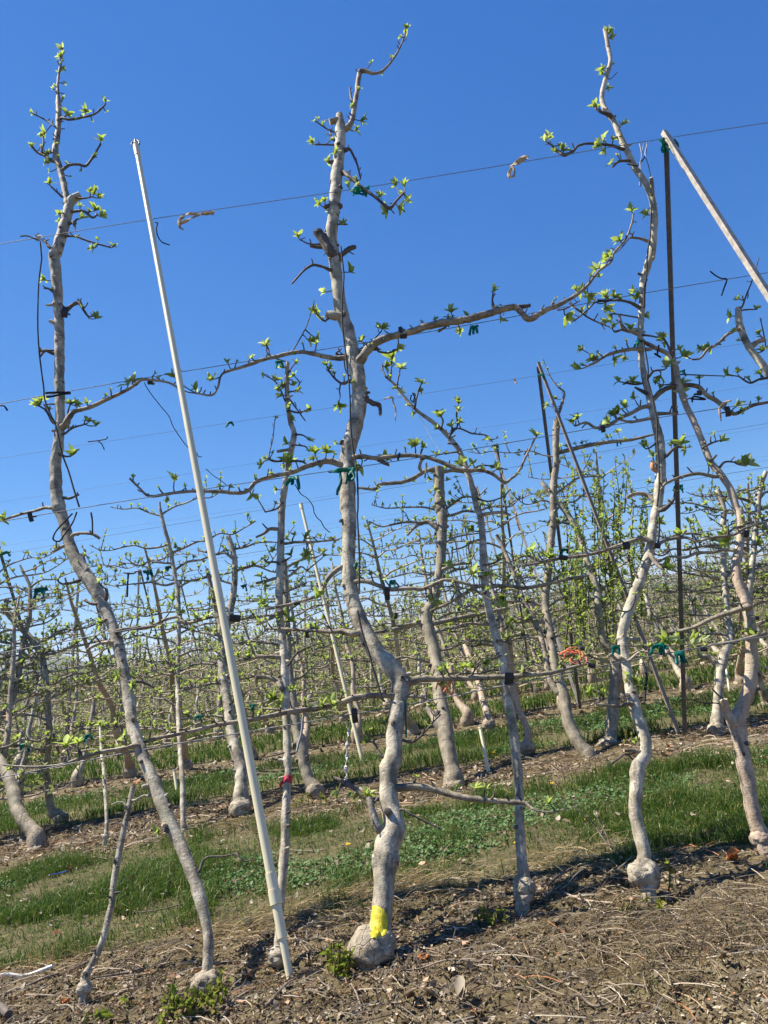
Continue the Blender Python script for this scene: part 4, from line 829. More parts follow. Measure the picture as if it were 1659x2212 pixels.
# second row, traced ------------------------------------------------------
WZ=[float(onp(829,y)[2]) for y in (397,731,997.5,1270,1527)]
print('wire heights',WZ)
def laterals(TP,TR,paths,rad,bms,fol,zs,far=False,L=(.35,.85),p=.85,Yz=None,s=.05,seg=6,dens=.09,pl=.55,mat_=None,step=.03):
    top=TP[:,2].max()
    for zw in zs:
        if zw>top+.05: continue
        for sg in (-1,1):
            if rnd.random()>p: continue
            z0=zw-rnd.uniform(.02,.2); k=int(np.abs(TP[:,2]-z0).argmin()); b=TP[k]; ln=rnd.uniform(*L)
            n=max(4,int(ln/.13)); Pq=[b]; r0=min(TR[k]*.62,rnd.uniform(.009,.019)); jx=0
            for q in range(1,n+1):
                t=q/n; z=zw+(z0-zw)*math.exp(-t*3.2)+rnd.uniform(-.03,.025)+( rnd.uniform(0,.12) if q==n else 0)
                Pq.append(np.array([b[0]+sg*ln*t,b[1]+(z-b[2])*.35*(1-t)+(Yz(z)-b[1]-(z-b[2])*.35*0)*min(1,t*1.5)*.8+rnd.uniform(-.02,.02),z]))
            mb=MB(); a,r_=tube(mb,Pq,np.linspace(r0,r0*.42,len(Pq)),seg,step=step,rough=.12 if not far else .06,seed=rnd.randint(0,99),cap=not far)
            bms.append((mb,mat_ or LIMB)); paths.append(a); rad.append(r_); i=len(paths)-1
            spurs(mb,fol(i),a,r_,dens,pl,s,far=far)
            # a few upright twigs
            for q in range(rnd.randint(0,2)):
                kk=rnd.randint(2,len(a)-1); d=np.array([rnd.uniform(-.5,.5),rnd.uniform(-.3,.3),1]); l=rnd.uniform(.1,.3)
                e=a[kk]+d*l; tube(mb,[a[kk],(a[kk]+e)/2+np.array([rnd.uniform(-.02,.02)]*3),e],[.006,.0045,.003],5 if not far else 4,resample=False,rough=0,mi=1)
                for f in (.45,.75,1.0):
                    cluster(fol(i),a[kk]+d*l*f,d,s*rnd.uniform(.6,1.1),5 if far else None,0,far)
def al2(row):
    Yz=lambda z:Y1+(row-1)*SP+lean(z)
    return lambda W,TP,TR,paths,rad,bms,fol: laterals(TP,TR,paths,rad,bms,fol,[z-.05 for z in WZ[1:]]+[z+.2 for z in WZ[2:]]+[z+.4 for z in WZ[2:]],Yz=Yz,s=.06,dens=.06,p=.85,pl=.6,L=(.4,1.0))
G2='trained apple trees of the second row'
def t2(label,tr,ld=(),br=(),cl='',row=2,**k):
    k.setdefault('autolat',al2(row)); k.setdefault('auto',(.09,.5,.055)); k.setdefault('stubs',14)
    return traced_tree('espalier_apple_tree',label,row,tr,br,cl,leaders=ld,group=G2 if row==2 else 'trained apple trees of the third row',tseg=12,old=k.pop('old',.05),**k)
t2('crook-stemmed apple tree on a broad dark base at the left edge','03: 228,540,130 232,490,130 236,450,120 212,410,88 165,355,84 115,275,82 90,180,80 60,70,74 10,-30,66 | 02: -40,1560,60 -40,1460,54 0,1330,44 60,1250,40 110,1130,38 130,1000,36 150,850,34 190,680,30 195,560,26 190,470,22 150,390,16 130,345,12',old=.25,bk=BARKD,stubs=18)
t2('dark-stemmed apple tree kinked over a round burl, second from left in the second row','03: 392,365,80 395,320,100 372,290,90 335,300,70 325,240,46 310,120,44 298,10,42 | 02: 312,1550,40 318,1400,38 305,1150,38 275,950,40 222,850,40 130,742,40 62,672,38 32,620,34 50,572,30',bk=BARKD,stubs=20)
t2('forked apple tree on a wide bell-shaped burl, just left of the cream pipe','03: 1562,310,120 1560,250,155 1562,190,130 1565,110,82 1560,0,78 | 02: 1545,1600,78 1505,1450,74 1475,1250,64 1450,1100,62 1440,950,58 1450,850,54 1500,600,46 1520,450,40 1518,300,38 1482,160,34',['02: 1442,900,46 1430,760,38 1405,640,32 1370,500,28 1342,370,22'])
t2('thin straight pole-like apple tree left of the forked burl tree','03: 1190,415,60 1190,380,52 1185,330,36 1182,100,33 1175,0,31 | 02: 1165,1500,31 1155,1300,31 1150,1000,31 1158,800,29 1155,560,28 1130,400,27 1100,230,26 1060,80,24 1040,-10,22 | 01: 1037,1640,18 1035,1595,13',bk=BARKY)
t2('dark apple tree standing half hidden behind the straight pale young tree','13: 405,190,120 385,140,130 345,75,74 318,0,72 | 12: 308,1600,80 288,1500,80 262,1400,62 245,1250,52 226,1100,48 212,950,46 205,800,42 196,600,38 190,450,36 185,310,30',bk=BARKD,stubs=20)
t2('stout apple tree topped flat, right behind the central yellow-marked tree','13: 1282,120,160 1280,70,130 1270,0,98 | 12: 1258,1600,94 1235,1480,104 1215,1350,104 1195,1230,90 1180,1100,86 1165,960,82 1135,820,80 1105,705,80 1120,630,74 1160,540,68 1185,420,66 1200,250,66 1205,100,66 1205,0,66 | 11: 1195,1640,68 1188,1500,68 1183,1375,68',['12: 1225,1470,60 1150,1330,44 1110,1270,40'],
   ['11: 1185,1385,34 1100,1392,30 1020,1440,28 940,1466,26 800,1480,24 770,1510,22 660,1502,16','11: 1200,1400,26 1280,1390,24 1360,1400,20 1440,1390,14','12: 1085,705,30 980,738,28 860,768,26 700,790,20','12: 1150,722,34 1300,690,28 1420,665,26 1640,622,22','12: 1180,110,34 1110,65,28 1040,90,22 980,150,16','12: 1220,370,28 1290,340,22 1400,330,18'],
   '11: 1160,1400,110 1230,1370,70 1120,1440,80 1250,1600,90 1150,1500,70 1240,1450,60 1130,1580,70 1260,1540,60 | 12: 1230,30,90 980,120,80',bk=BARKD,stubs=20)
t2('apple tree bowed out from its base like a bent pipe, left of the bushy tree','22: 510,1600,110 490,1565,100 435,1500,82 378,1390,80 350,1290,78 340,1205,80 310,1120,74 270,960,66 250,800,60 222,650,56 216,560,52 230,430,50 245,280,48 262,100,46 268,0,46 | 21: 268,1640,46 268,1500,46 285,1350,44 284,1200,44 290,1065,46',['22: 300,1170,44 240,1070,42 215,930,40 185,800,38 120,660,36 70,560,34 30,450,30 | 12: 1610,250,26 1560,150,22'],
   ['21: 300,1030,20 325,950,18 338,885,14 300,850,10 260,800,8 225,730,6 200,665,5','21: 300,1275,30 440,1240,28 560,1215,26 680,1200,24 780,1190,20 920,1155,14','21: 290,1540,10 380,1480,8 460,1390,6 515,1285,5'],'21: 285,920,60 230,965,50 310,1095,80 620,1170,60 680,1130,70',old=.0,bk=BARKD,stubs=20)
def bushy(W,TP,TR,paths,rad,bms,fol):
    laterals(TP,TR,paths,rad,bms,fol,[z-.05 for z in WZ[1:]],Yz=lambda z:Y1+SP+lean(z),s=.06,dens=.08,p=.9)
    for q in range(46):
        x=rnd.uniform(330,900); yt=rnd.uniform(-380,520) if x<860 else rnd.uniform(100,600); yb=min(920,yt+rnd.uniform(280,700))
        a=W(1106+x/3,1106+yb/3,rnd.uniform(-.5,.5)); b=W(1106+(x+rnd.uniform(-60,60))/3,1106+yt/3,rnd.uniform(-.5,.5))
        mb=MB(); mid=(a+b)/2+np.array([rnd.uniform(-.06,.06),rnd.uniform(-.06,.06),0]); P,Q=tube(mb,[a,mid,b],[.008,.006,.003],5,step=.04,rough=.1)
        bms.append((mb,TWIG)); paths.append(P); rad.append(Q); f=fol(len(paths)-1)
        for p in P[::1]:
            if rnd.random()<.8: cluster(f,p+np.array([rnd.uniform(-.03,.03),rnd.uniform(-.03,.03),0]),np.array([rnd.uniform(-1,1),rnd.uniform(-1,1),.7]),rnd.uniform(.05,.085),5,0,False,0,.72)
t2('rough-barked apple tree left unpruned with a dense bush of leafy upright shoots','22: 625,1520,170 638,1450,130 655,1300,86 665,1150,78 670,1030,72 650,920,68 590,830,54 560,650,48 550,500,46 490,330,42 440,160,42 400,80,40 350,0,38 | 21: 320,1620,38 235,1520,32 192,1462,28',autolat=bushy,old=1.2)
t2('two-armed apple tree on a cracked burl, seen between the steel post and the pinkish tree','22: 1325,1470,110 1325,1400,120 1330,1330,80 1335,1240,62 1342,1120,64 1352,1020,66 1385,900,56 1420,800,46 1396,680,42 1385,550,40 1374,400,38 1370,250,36 1370,100,36 1372,0,36 | 21: 1360,1600,36 1330,1520,34',['22: 1345,1010,46 1290,950,42 1225,930,34 1210,880,24'])
t2('narrow apple tree rising to the right of the pinkish split-bark tree','22: 1640,1260,90 1632,1180,70 1590,1050,50 1560,900,46 1545,700,40 1542,500,38 1560,300,36 1575,150,36 1590,0,34 | 21: 1600,1560,34 1622,1460,30 1645,1400,28')
t2('orange-barked slim apple tree on a knobbly burl, behind the flaking young tree','22: 92,1590,80 98,1520,112 104,1460,80 100,1420,50 82,1365,46 45,1290,44 22,1200,42 5,1120,40 | 12: 1640,980,38 1600,800,34 1570,640,30 1530,500,28 1490,300,26',bk=BARKP)
t2('slender apple tree on a flat mushroom-shaped burl in the third row','12: 1512,1440,80 1512,1400,90 1508,1370,92 1495,1300,48 1462,1190,44 1436,1080,40 1388,960,38 1356,850,36 1336,700,34 1316,560,32 1290,430,28',row=3,bk=BARKP)
traced_tree('apple_sapling','thin pale replacement sapling on a peg-like graft, left of the topped stem',2,'03: 672,515,34 684,440,44 690,410,40 690,300,24 680,150,23 670,0,22 | 02: 660,1600,20 650,1450,16 648,1380,12',(),'02: 648,1370,60 655,1480,60 | 03: 668,60,40',old=-.4,bk=BARKY,group=None,stubs=8,tseg=8)

# far rows ----------------------------------------------------------------
def proto(seed,lod):
    """a tree at the origin leaning towards +Y; returns the list of (name, mesh, parent index)"""
    global rnd
    rs=rnd; rnd=random.Random(seed); H=rnd.uniform(2.1,3.0) if lod==0 else rnd.uniform(1.9,2.7); n=9; P=[];r=[]; x=0; dx=rnd.uniform(-.06,.06)
    for k in range(n):
        t=k/(n-1); z=H*t; x+=dx*H/n*1.6+rnd.uniform(-.055,.055); P.append([x,lean(z)*.95+rnd.uniform(-.03,.03),z])
        r.append((.034*(1-t)**.7+.010)*(rnd.uniform(.9,1.12)))
    P[0][2]=-.05; bl=[[0,0,-.08],[rnd.uniform(-.02,.02),0,.05],[rnd.uniform(-.03,.03),0,.16]]; P=[bl[0],bl[1],bl[2]]+P[1:]; r=[.07,.10,.075]+r[1:]
    tm=MB(); TP,TR=tube(tm,P,r,{0:10,1:7,2:4}[lod],step={0:.05,1:.12,2:.35}[lod],rough=.1 if lod<2 else 0,seed=seed,capmi=0)
    if lod<2: tm.r=[np.clip(.95-(v[:,2]-.12)*2.2,.3,1) for v in tm.v]
    paths=[TP]; rad=[TR]; bms=[]; fm={}
    def fol(i):
        if i not in fm: fm[i]=MB()
        return fm[i]
    laterals(TP,TR,paths,rad,bms,fol,[z+o for z in WZ[1:] for o in (-.05,.2,.42)]+[.45,.65]+[H-.15],far=True,Yz=lean,mat_=FARLIMB,s=.085 if lod==0 else .12 if lod==1 else .2,seg={0:6,1:4,2:3}[lod],dens={0:.075,1:.11,2:.24}[lod],pl=.88,p=.85,step={0:.05,1:.12,2:.3}[lod],L=(.45,1.05))
    for kx in range(7 if lod<2 else 3): cluster(fol(0),TP[-1-kx*(2 if lod==0 else 1)%len(TP)]+np.array([rnd.uniform(-.06,.06),0,rnd.uniform(-.02,.08)]),[rnd.uniform(-.5,.5),0,1],.1 if lod<2 else .2,5,0,True)
    out=[('trunk',tm.mesh('trunk',[BARK if rnd.random()<.5 else BARKP if rnd.random()<.4 else BARKY] if lod<2 else [FARB]),None)]
    if lod==0:
        for i,(mb,m_) in enumerate(bms):
            out.append(('branch',mb.mesh('branch',[m_,TWIG]),'root')); q=len(out)-1
            if i+1 in fm and fm[i+1].n: out.append(('foliage',fm[i+1].mesh('foliage',[FARL]),q))
        if 0 in fm: out.append(('foliage',fm[0].mesh('foliage',[FARL]),'root'))
    else:
        cr=MB()
        for mb,_ in bms:
            for v,rr in zip(mb.v,mb.r): pass
            cr.add(np.vstack(mb.v),mb.f,0,None,.4)
        for mb in fm.values():
            if mb.n: cr.add(np.vstack(mb.v),mb.f,1,None,np.concatenate(mb.r))
        out.append(('crown',cr.mesh('crown',[FARLIMB,FARL],smooth=False),'root'))
    rnd=rs; return out
def plant(pr,x,y,label,group,flip,turn,sc):
    z=float(hz(x,y)[0]); root=empty('espalier_apple_tree',(x,y,z),label,'apple tree',group)
    root.rotation_euler=(0,0,math.pi if turn else 0); root.scale=(-sc if flip else sc,sc,sc); obs=[]
    for nm,me,pa in pr:
        o=bpy.data.objects.new(nm,me); col.objects.link(o); obs.append(o)
        o.parent=root if pa in (None,'root') else obs[pa]
    return root
PR0=[proto(100+k,0) for k in range(6)]; PR1=[proto(200+k,1) for k in range(7)]; PR2=[proto(300+k,2) for k in range(5)]
ordn={2:'second',3:'third',4:'fourth',5:'fifth',6:'sixth',7:'seventh',8:'eighth'}
cnt=0; rr=random.Random(5)
def inview(x,y,mg=.75): return abs(x)<.55*y+mg
for row in range(2,9):
    y0=Y1+(row-1)*SP; x=-.62*y0-1.2
    while x<.62*y0+1.2:
        x+=rr.uniform(.62,1.0); yy=y0+rr.uniform(-.12,.12)
        if row==2 and -3.9<x<3.4: continue
        if row==3 and .75<x<1.2: continue
        if not inview(x,yy,1.2): continue
        pr=rr.choice(PR0 if row<=4 else PR1); turn=rr.random()<.3
        g_={2:'outer apple trees of the second row',3:'apple trees of the third row'}.get(row,'apple trees of the %s row'%ordn[row])
        lb={2:'trained apple tree of the second row, at its outer end beyond the individually visible ones',3:'pale-stemmed trained apple tree in the third row back',4:'small thin-looking apple tree in the fourth row back'}.get(row,'tiny pale apple tree far back in the %s row'%ordn[row])
        plant(pr,x,yy,lb,g_,rr.random()<.5,turn,rr.uniform(.88,1.06)); cnt+=1
print('far trees',cnt)
# beyond the eighth row: one mass
Vs=[];Fs=[];rv=[];mi=[];nn=0
for row in range(9,26):
    y0=Y1+(row-1)*SP; x=-.6*y0
    while x<.6*y0:
        x+=rr.uniform(.8,1.3)*(1 if row<14 else 1.8); a=0 if rr.random()<.7 else math.pi; sc=rr.uniform(.85,1.05); fl=rr.choice((-1,1)); yb=y0+rr.uniform(-.3,.3)
        for nm,me,_ in rr.choice(PR2):
            key=me.name
            if key not in globals().setdefault('_mc',{}):
                v=np.zeros(len(me.vertices)*3); me.vertices.foreach_get('co',v); q=np.zeros(len(me.vertices)); me.attributes['rnd'].data.foreach_get('value',q)
                _mc[key]=(v.reshape(-1,3),[tuple(p.vertices) for p in me.polygons],[p.material_index for p in me.polygons],q)
            v,f,m_,q=_mc[key]; w_=v*sc; w_=np.c_[w_[:,0]*fl*math.cos(a),w_[:,1]*math.cos(a),w_[:,2]]+[x,yb,0]
            Vs.append(w_); Fs+= [tuple(i+nn for i in t) for t in f]; mi+=m_; rv.append(q); nn+=len(v)
me=bpy.data.meshes.new('distant_orchard'); me.from_pydata(np.vstack(Vs).tolist(),[],Fs); me.materials.append(FARB); me.materials.append(FARL)
me.polygons.foreach_set('material_index',mi); me.attributes.new('rnd','FLOAT','POINT').data.foreach_set('value',np.concatenate(rv)); me.update()
o=bpy.data.objects.new('distant_orchard',me); col.objects.link(o); tag(o,'mass of orchard rows too far back to tell the trees apart','orchard',None,'stuff')

# wires -------------------------------------------------------------------
def wire(a,b,label,group=None,r=.0027,sag=.0):
    a=np.asarray(a);b=np.asarray(b); mb=MB(); t=np.linspace(-1.2,2.2,60)[:,None]; P=a+(b-a)*t; P[:,2]+= .006*np.sin(t[:,0]*9)*r/.002
    tube(mb,P,np.full(len(P),r),5,resample=False,rough=0,cap=False); o=mb.build('trellis_wire',WIRE,None,origin=P[30]); return tag(o,label,'wire',group)
for (y0,y1),lb in zip(((527,266),(872,590),(1127,868),(1411,1128),(1680,1375)),('topmost wire of the front row, carrying two frayed tan tape bows','wire tied along the long bent limbs of the front row, next below the topmost','middle wire of the front row, crossing the central trunk at a green tape','fourth wire down on the front row, crossing in front of the black-clipped limbs','lowest wire of the front row, running along its lowest limbs')):
    wire(onp(0,y0,1,-.05),onp(1659,y1,1,-.05),lb)
ap2=[onY(0,990,8.72),onY(1659,735,8.72)]
wire(*ap2,'thin wire above the second row, strung from the top of the smaller post pair',r=.002)
wire(onp(0,1198,2),onp(1659,915,2),'thin wire below the small post top, with black twist ties at the left',r=.002)
wire(onY(0,1284,5.8),onY(1659,1010,5.8),'thin wire crossing the tall dark post at a green tape',r=.0018)
for z,lb in zip(WZ[2:],('upper wire along the limbs of the second row','middle wire along the limbs of the second row','lowest wire along the limbs of the second row')):
    Yw=Y1+SP+lean(z)-.03; wire([-5,Yw,z-.05],[5,Yw,z-.05],lb,r=.002)
for row in range(3,8):
    for z in WZ:
        Yw=Y1+SP*(row-1)+lean(z); wire([-12,Yw,z-.05],[12,Yw,z-.05],'hair-thin wire stretched along the %s row of trees'%ordn[row],'wires of the %s row'%ordn[row],r=.0017 if row<6 else .0022)

# steel posts -------------------------------------------------------------
def rail(parent,a,b,mt,w_=.048,th=.005,tw=0.0,name='arm'):
    a=np.asarray(a,float); b=np.asarray(b,float); o=np.asarray(parent.location); d=b-a; L=np.linalg.norm(d); d/=L
    s=np.cross(d,[0,1.,0]); s/=np.linalg.norm(s); q=np.cross(s,d); c,sn=math.cos(tw),math.sin(tw); s,q=s*c+q*sn,q*c-s*sn
    mb=MB(); m_=(a+b)/2
    box(mb,m_,(s,q,d),(w_,th,L)); box(mb,m_+q*(w_/2+th/2)-s*(w_/2-th/2),(s,q,d),(th,w_,L)); box(mb,m_+q*(w_/4+th/2)+s*(w_/2-th/2-.0006),(s,q,d),(th*.9,w_*.5,L))
    ob=mb.build(name,mt,parent,smooth=False,origin=o); ob.location=(0,0,0); return ob
bA=ground(1475,1597); apA=onY(1438,288,5.12); apB=onY(1163,782,8.74); bB=ground(1253,1533)
p=empty('trellis_post',bA,'tall dark upright steel rail pair meeting the ground behind the zigzag tree','post')
rail(p,bA-np.array([0,0,.1]),apA+np.array([-.012,0,-.06]),STEEL_SHADE,.034,tw=.5); rail(p,bA+np.array([.02,.05,-.1]),apB,STEEL_HALF,.034,tw=-.3)
q=onplane(1659,630); d=q-apA; b1=apA+d*(-apA[2]/d[2])
p=empty('trellis_post',b1,'pale slanting steel rail cut off by the right edge of the photo','post')
rail(p,apA+np.array([.0,0,.03]),b1,STEEL,.034,tw=.25)
p=empty('trellis_post',bB,'smaller steel post pair farther back, its top left of the zigzag tree','post')
rail(p,bB,apB+np.array([-.01,.03,-.05]),STEEL_SHADE,.036,tw=.4); apC=np.array([apB[0]-.15,apB[1]+SP,apB[2]-.05]); rail(p,bB+np.array([.02,.04,0]),apC,STEEL,.036)
for row in range(4,9):
    b=np.array([bB[0]-.02,bB[1]+SP*(row-3),0]); p=empty('trellis_post',b,'steel post pair far back in line with the nearer posts','post','far steel post pairs in line behind the nearer ones')
    rail(p,b,[b[0]-.1,b[1]-SP/2+.15,4.3],STEEL_SHADE,.036); rail(p,b+np.array([.03,.04,0]),[b[0]-.1,b[1]+SP/2,4.3],STEEL,.036)
for row in range(2,9):
    for X in (-6.6,11.2):
        b=np.array([X,Y1+SP*(row-1),0])
        if not inview(X,b[1],.8): continue
        p=empty('trellis_post',b,'steel post pair standing among the rows at the far %s'%('left' if X<0 else 'right'),'post','steel post pairs at the far %s'%('left' if X<0 else 'right'))
        rail(p,b,[b[0]-.1,b[1]-SP/2+.1,4.2],STEEL_SHADE,.036); rail(p,b+np.array([.03,.04,0]),[b[0]-.1,b[1]+SP/2,4.2],STEEL_SHADE,.036)

# sprinkler pipe ----------------------------------------------------------
def seg_tube(parent,a,b,r0,r1,mt,name,seg=16):
    mb=MB(); tube(mb,[a,(np.asarray(a)+b)/2,b],[r0,(r0+r1)/2,r1],seg,resample=False,rough=0); ob=mb.build(name,mt,parent,origin=np.asarray(parent.location)); ob.location=(0,0,0); return ob
gb=ground(626,2109); tp=onp(294,316,1,-.09); ax=tp-gb; Lp=np.linalg.norm(ax); axn=ax/Lp
P_=lambda t:gb+ax*t
def tpix(y):                                       # fraction along the pipe at photo row y
    ts=np.linspace(0,1,400); best=0;bd=1e9
    for t in ts:
        v=P_(t)-CAM; yy=1106-FX*np.dot(v,upv)/np.dot(v,fw)
        if abs(yy-y)<bd: bd=abs(yy-y);best=t
    return best
pp=empty('sprinkler_pipe',gb,'tall cream plastic sprinkler pipe leaning left, with a black sprinkler head on top','sprinkler pipe')
t1,t2_,t3=tpix(1985),tpix(1945),tpix(1925); tc=tpix(337)
seg_tube(pp,P_(-.01),P_(t1+.005),.0155,.0155,PVC,'lower_pipe'); seg_tube(pp,P_(t1-.012),P_(t2_-.004),.0205,.0205,PVC,'reducer')
seg_tube(pp,P_(t2_-.0035),P_(t2_+.006),.0265,.0265,PVC,'coupling_nut',10); seg_tube(pp,P_(t2_+.006),P_(t3+.012),.0235,.024,PVC,'coupling')
seg_tube(pp,P_(t3),P_(tc+.003),.0205,.0205,PVC,'main_pipe'); cap=seg_tube(pp,P_(tc),P_(1.0),.0245,.0265,PVC,'end_cap')
mb=MB(); s_=np.cross(axn,[0,1.,0]); s_/=np.linalg.norm(s_); c0=P_(1.0)
tube(mb,[c0,c0+s_*.03+axn*.02,c0+s_*.034+axn*.055,c0+axn*.085+s_*.012,c0+axn*.088-s_*.012,c0-s_*.034+axn*.055,c0-s_*.03+axn*.02,c0],[.007]*8,6,resample=False,rough=0,cap=False)
tube(mb,[c0+axn*.075,c0+axn*.105],[.008,.006],8,resample=False,rough=0)
ob=mb.build('sprinkler_bracket',BLACK,pp,origin=gb); ob.location=(0,0,0)
mb=MB(); tube(mb,[c0+axn*.03,c0+axn*.045,c0+axn*.066],[.008,.016,.011],10,resample=False,rough=0); ob=mb.build('rotor',PVC,pp,origin=gb); ob.location=(0,0,0)
def pipe2(x0,y0,x1,y1,row,label,r=.017,z=None,name='sprinkler_pipe',cat='sprinkler pipe'):
    a=ground(x0,y0); b=onp(x1,y1,row,a[1]-(Y1+(row-1)*SP)); p=empty(name,a,label,cat); 
    seg_tube(p,a-(b-a)*.02,b,r,r,PVC,'main_pipe',10); seg_tube(p,b-(b-a)*.02,b+(b-a)*.004,r*1.25,r*1.25,PVC,'end_cap',10)
pipe2(783,1645,650,1090,2,'slim cream sprinkler pipe farther back, left of the central trunk',.022)
pipe2(1056,1672,1037,1572,2,'short cream pipe stub standing in the grass beside yellow dandelions',.016,name='pipe_stub',cat='pipe')
pipe2(383,1715,376,1664,3,'stubby cream pipe stake in the grass at the left behind the leaning tree',.017,name='pipe_stub',cat='pipe')
pipe2(1410/3+0+2016/3-0,1712,1385/3+672,1650,3,'cream stake in the far grass right of the tall dark post',.017,name='pipe_stub',cat='pipe') if False else pipe2(1106+1410/3,1106+1165/3,1106+1385/3,1106+990/3,2,'cream stake leaning in the grass right of the tall dark post',.015,name='pipe_stub',cat='pipe')

# cords, ties, clips ------------------------------------------------------
def cord(s,label,r=.0054,mt=None,off=-.07,name='cord',row=1,cat='cord',group=None,wob=.004):
    Q=parse(s); P=[onp(x,y,row,off)+np.array([rnd.uniform(-1,1),rnd.uniform(-1,1),0])*wob for x,y,_ in Q]; mb=MB()
    tube(mb,P,np.full(len(P),r),6,step=.015,rough=.1,nscale=60); o=mb.build(name,mt or CORD,None,origin=P[0]); return tag(o,label,cat,group)
cord('00: 135,1530 180,1528 225,1545 250,1555 265,1590 270,1659 | 01: 268,20 250,180 248,420 252,600 262,720 280,850 290,930 330,1030 362,1100 400,1270 440,1390 480,1500 508,1600 512,1625','black twisted cord hanging down along the left leaning tree from the top wire',off=-.10)
cord('02: 500,0 470,70 420,150 380,190 350,180 350,150 375,110 430,50 470,10','black cord loop around the left leaning trunk below the third wire',off=-.12)
cord('02: 590,5 598,60 602,138','black cord end dangling onto a bare limb stub beside the left trunk',off=-.10)
cord('11: 553,-60 560,60 566,150 560,300 562,440 568,560 586,640 592,720 600,820 608,950 614,1080 622,1220 640,1310 652,1360 658,1480 660,1640 | 12: 661,20 664,180 668,330 666,530','black cord running straight down the front of the central trunk',off=-.14)
cord('12: 655,640 690,780 730,920 760,1020 790,1120 815,1200 830,1230','black cord slanting along the bent lower part of the central trunk',off=-.16)
cord('20: 905,1330 900,1420 893,1530 882,1600 878,1659 | 21: 876,20 868,130 858,240 852,330','black cord clinging to the upper trunk of the zigzag tree',off=-.09)
cord('21: 850,560 868,640 885,740 880,800 900,880 925,990 935,1060 938,1200 952,1350 955,1480 945,1620','dark cord twisting down the middle trunk of the zigzag tree',off=-.10)
cord('20: 830,930 838,1010 828,1080 830,1210 838,1205 836,1060 850,960 862,925 872,940 862,1000 880,1070 900,1145','grey twisted string looped from the top wire beside the zigzag tree',r=.0035,mt=WIRE,off=-.06)
cord('20: 695,950 700,1000 712,1040','thin black tie hanging from the top wire onto a zigzag tree limb',r=.003,off=-.05)
cord('20: 870,930 860,1010 830,1060 800,1072 745,1060','black tube looping from the wire to the upper zigzag trunk',r=.004,off=-.06)
cord('00: 1005,1440 1020,1445 1012,1480 1020,1530 1050,1570 1100,1588','black tube end hanging off the cream pipe at the top wire',r=.0045,off=-.12)
cord('01: 935,820 950,845 985,900 1040,975 1092,1040 1120,1100 1155,1160 1200,1220 1245,1265 1270,1275 1285,1300 1305,1300','thin dark wire running from a clipped limb down to the cream pipe',r=.0028,off=-.08)
cord('01: 1335,1378 1375,1420 1420,1450 1465,1485 1440,1490 1400,1495','kinked dark wire hanging right of the cream pipe above the middle wire',r=.0026,off=-.05)
cord('12: 378,0 400,40 420,60 440,90 465,125 480,130','kinked grey wire piece in the sky left of the central trunk',r=.003,off=.1)
cord('11: 255,1480 290,1540 330,1570 365,1620 380,1659','kinked dark wire hanging under the green tape beside the young tree',r=.003,off=.0)
cord('11: 570,680 575,730 590,760 610,780','short black tube curled on the central trunk under its limb fork',r=.0045,off=-.12)
cord('22: 850,975 868,1060 865,1140 855,1225','black tube hanging from the lowest wire beside the steel posts',r=.006,off=-.02)
cord('12: 300,1330 290,1430 280,1500 258,1555','grey green tube hanging from the lowest limb by the pale young tree',r=.006,off=-.06,mt=WIRE)
cord('12: 970,1215 972,1350 976,1460','green tie tube hanging down the right side of the central trunk',r=.0045,off=-.05,mt=GREEN)
cord('21: 1285,98 1320,130 1360,145 1392,152 1375,210 1360,255','black plastic tie with a drooping tail on the wire right of the tall post',r=.005,off=-.05)
cord('01: 570,1203 640,1195 690,1185 695,1170','black twisted tie on the thin wire right of the left leaning tree',r=.007,row=2,off=-.02)
cord('01: 640,1200 660,1220 678,1255','black tie tail drooping from the thin wire beside the left leaning tree',r=.006,row=2,off=-.02)
cord('02: 830,395 826,450 822,550','black strap hanging below the green taped wire left of the cream pipe',r=.011,row=2,off=-.02)
cord('02: 800,395 860,400 890,385 920,415','black strap knotted on the wire left of the cream pipe',r=.009,row=2,off=-.02)
cord('01: 295,890 360,885 440,885 455,890 400,897 340,908 300,915','black rubber band stretched round the left leaning trunk at the second wire',r=.007,off=-.09)
cord('01: 0,970 30,972 50,1000','black tie end on the wire at the left edge of the photo',r=.006,off=-.05)
cord('21: 1000,1470 1250,1410' if False else '21: 950,580 945,640 970,655 925,632','black tie wrapped on a limb beside the tall dark post',r=.006,row=1,off=-.03)
cord('21: 1150,920 1180,925 1250,930 1180,910 1170,945','black twist tie in the branches right of the tall dark post',r=.006,off=0)
cord('22: 950,20 955,100 950,200','black cord beside the mid trunk of the zigzag tree',r=.005,off=-.05)
cord('11: 1010,900 1000,930 1020,950 1035,920 1010,890 1030,900 1015,945','tangle of black cord on the thin leaning young tree',r=.004,off=.05)
cord('11: 1060,1035 1100,1110 1150,1200 1190,1260','thin white string slanting off the thin leaning young tree',r=.002,off=.12,mt=SILVER)

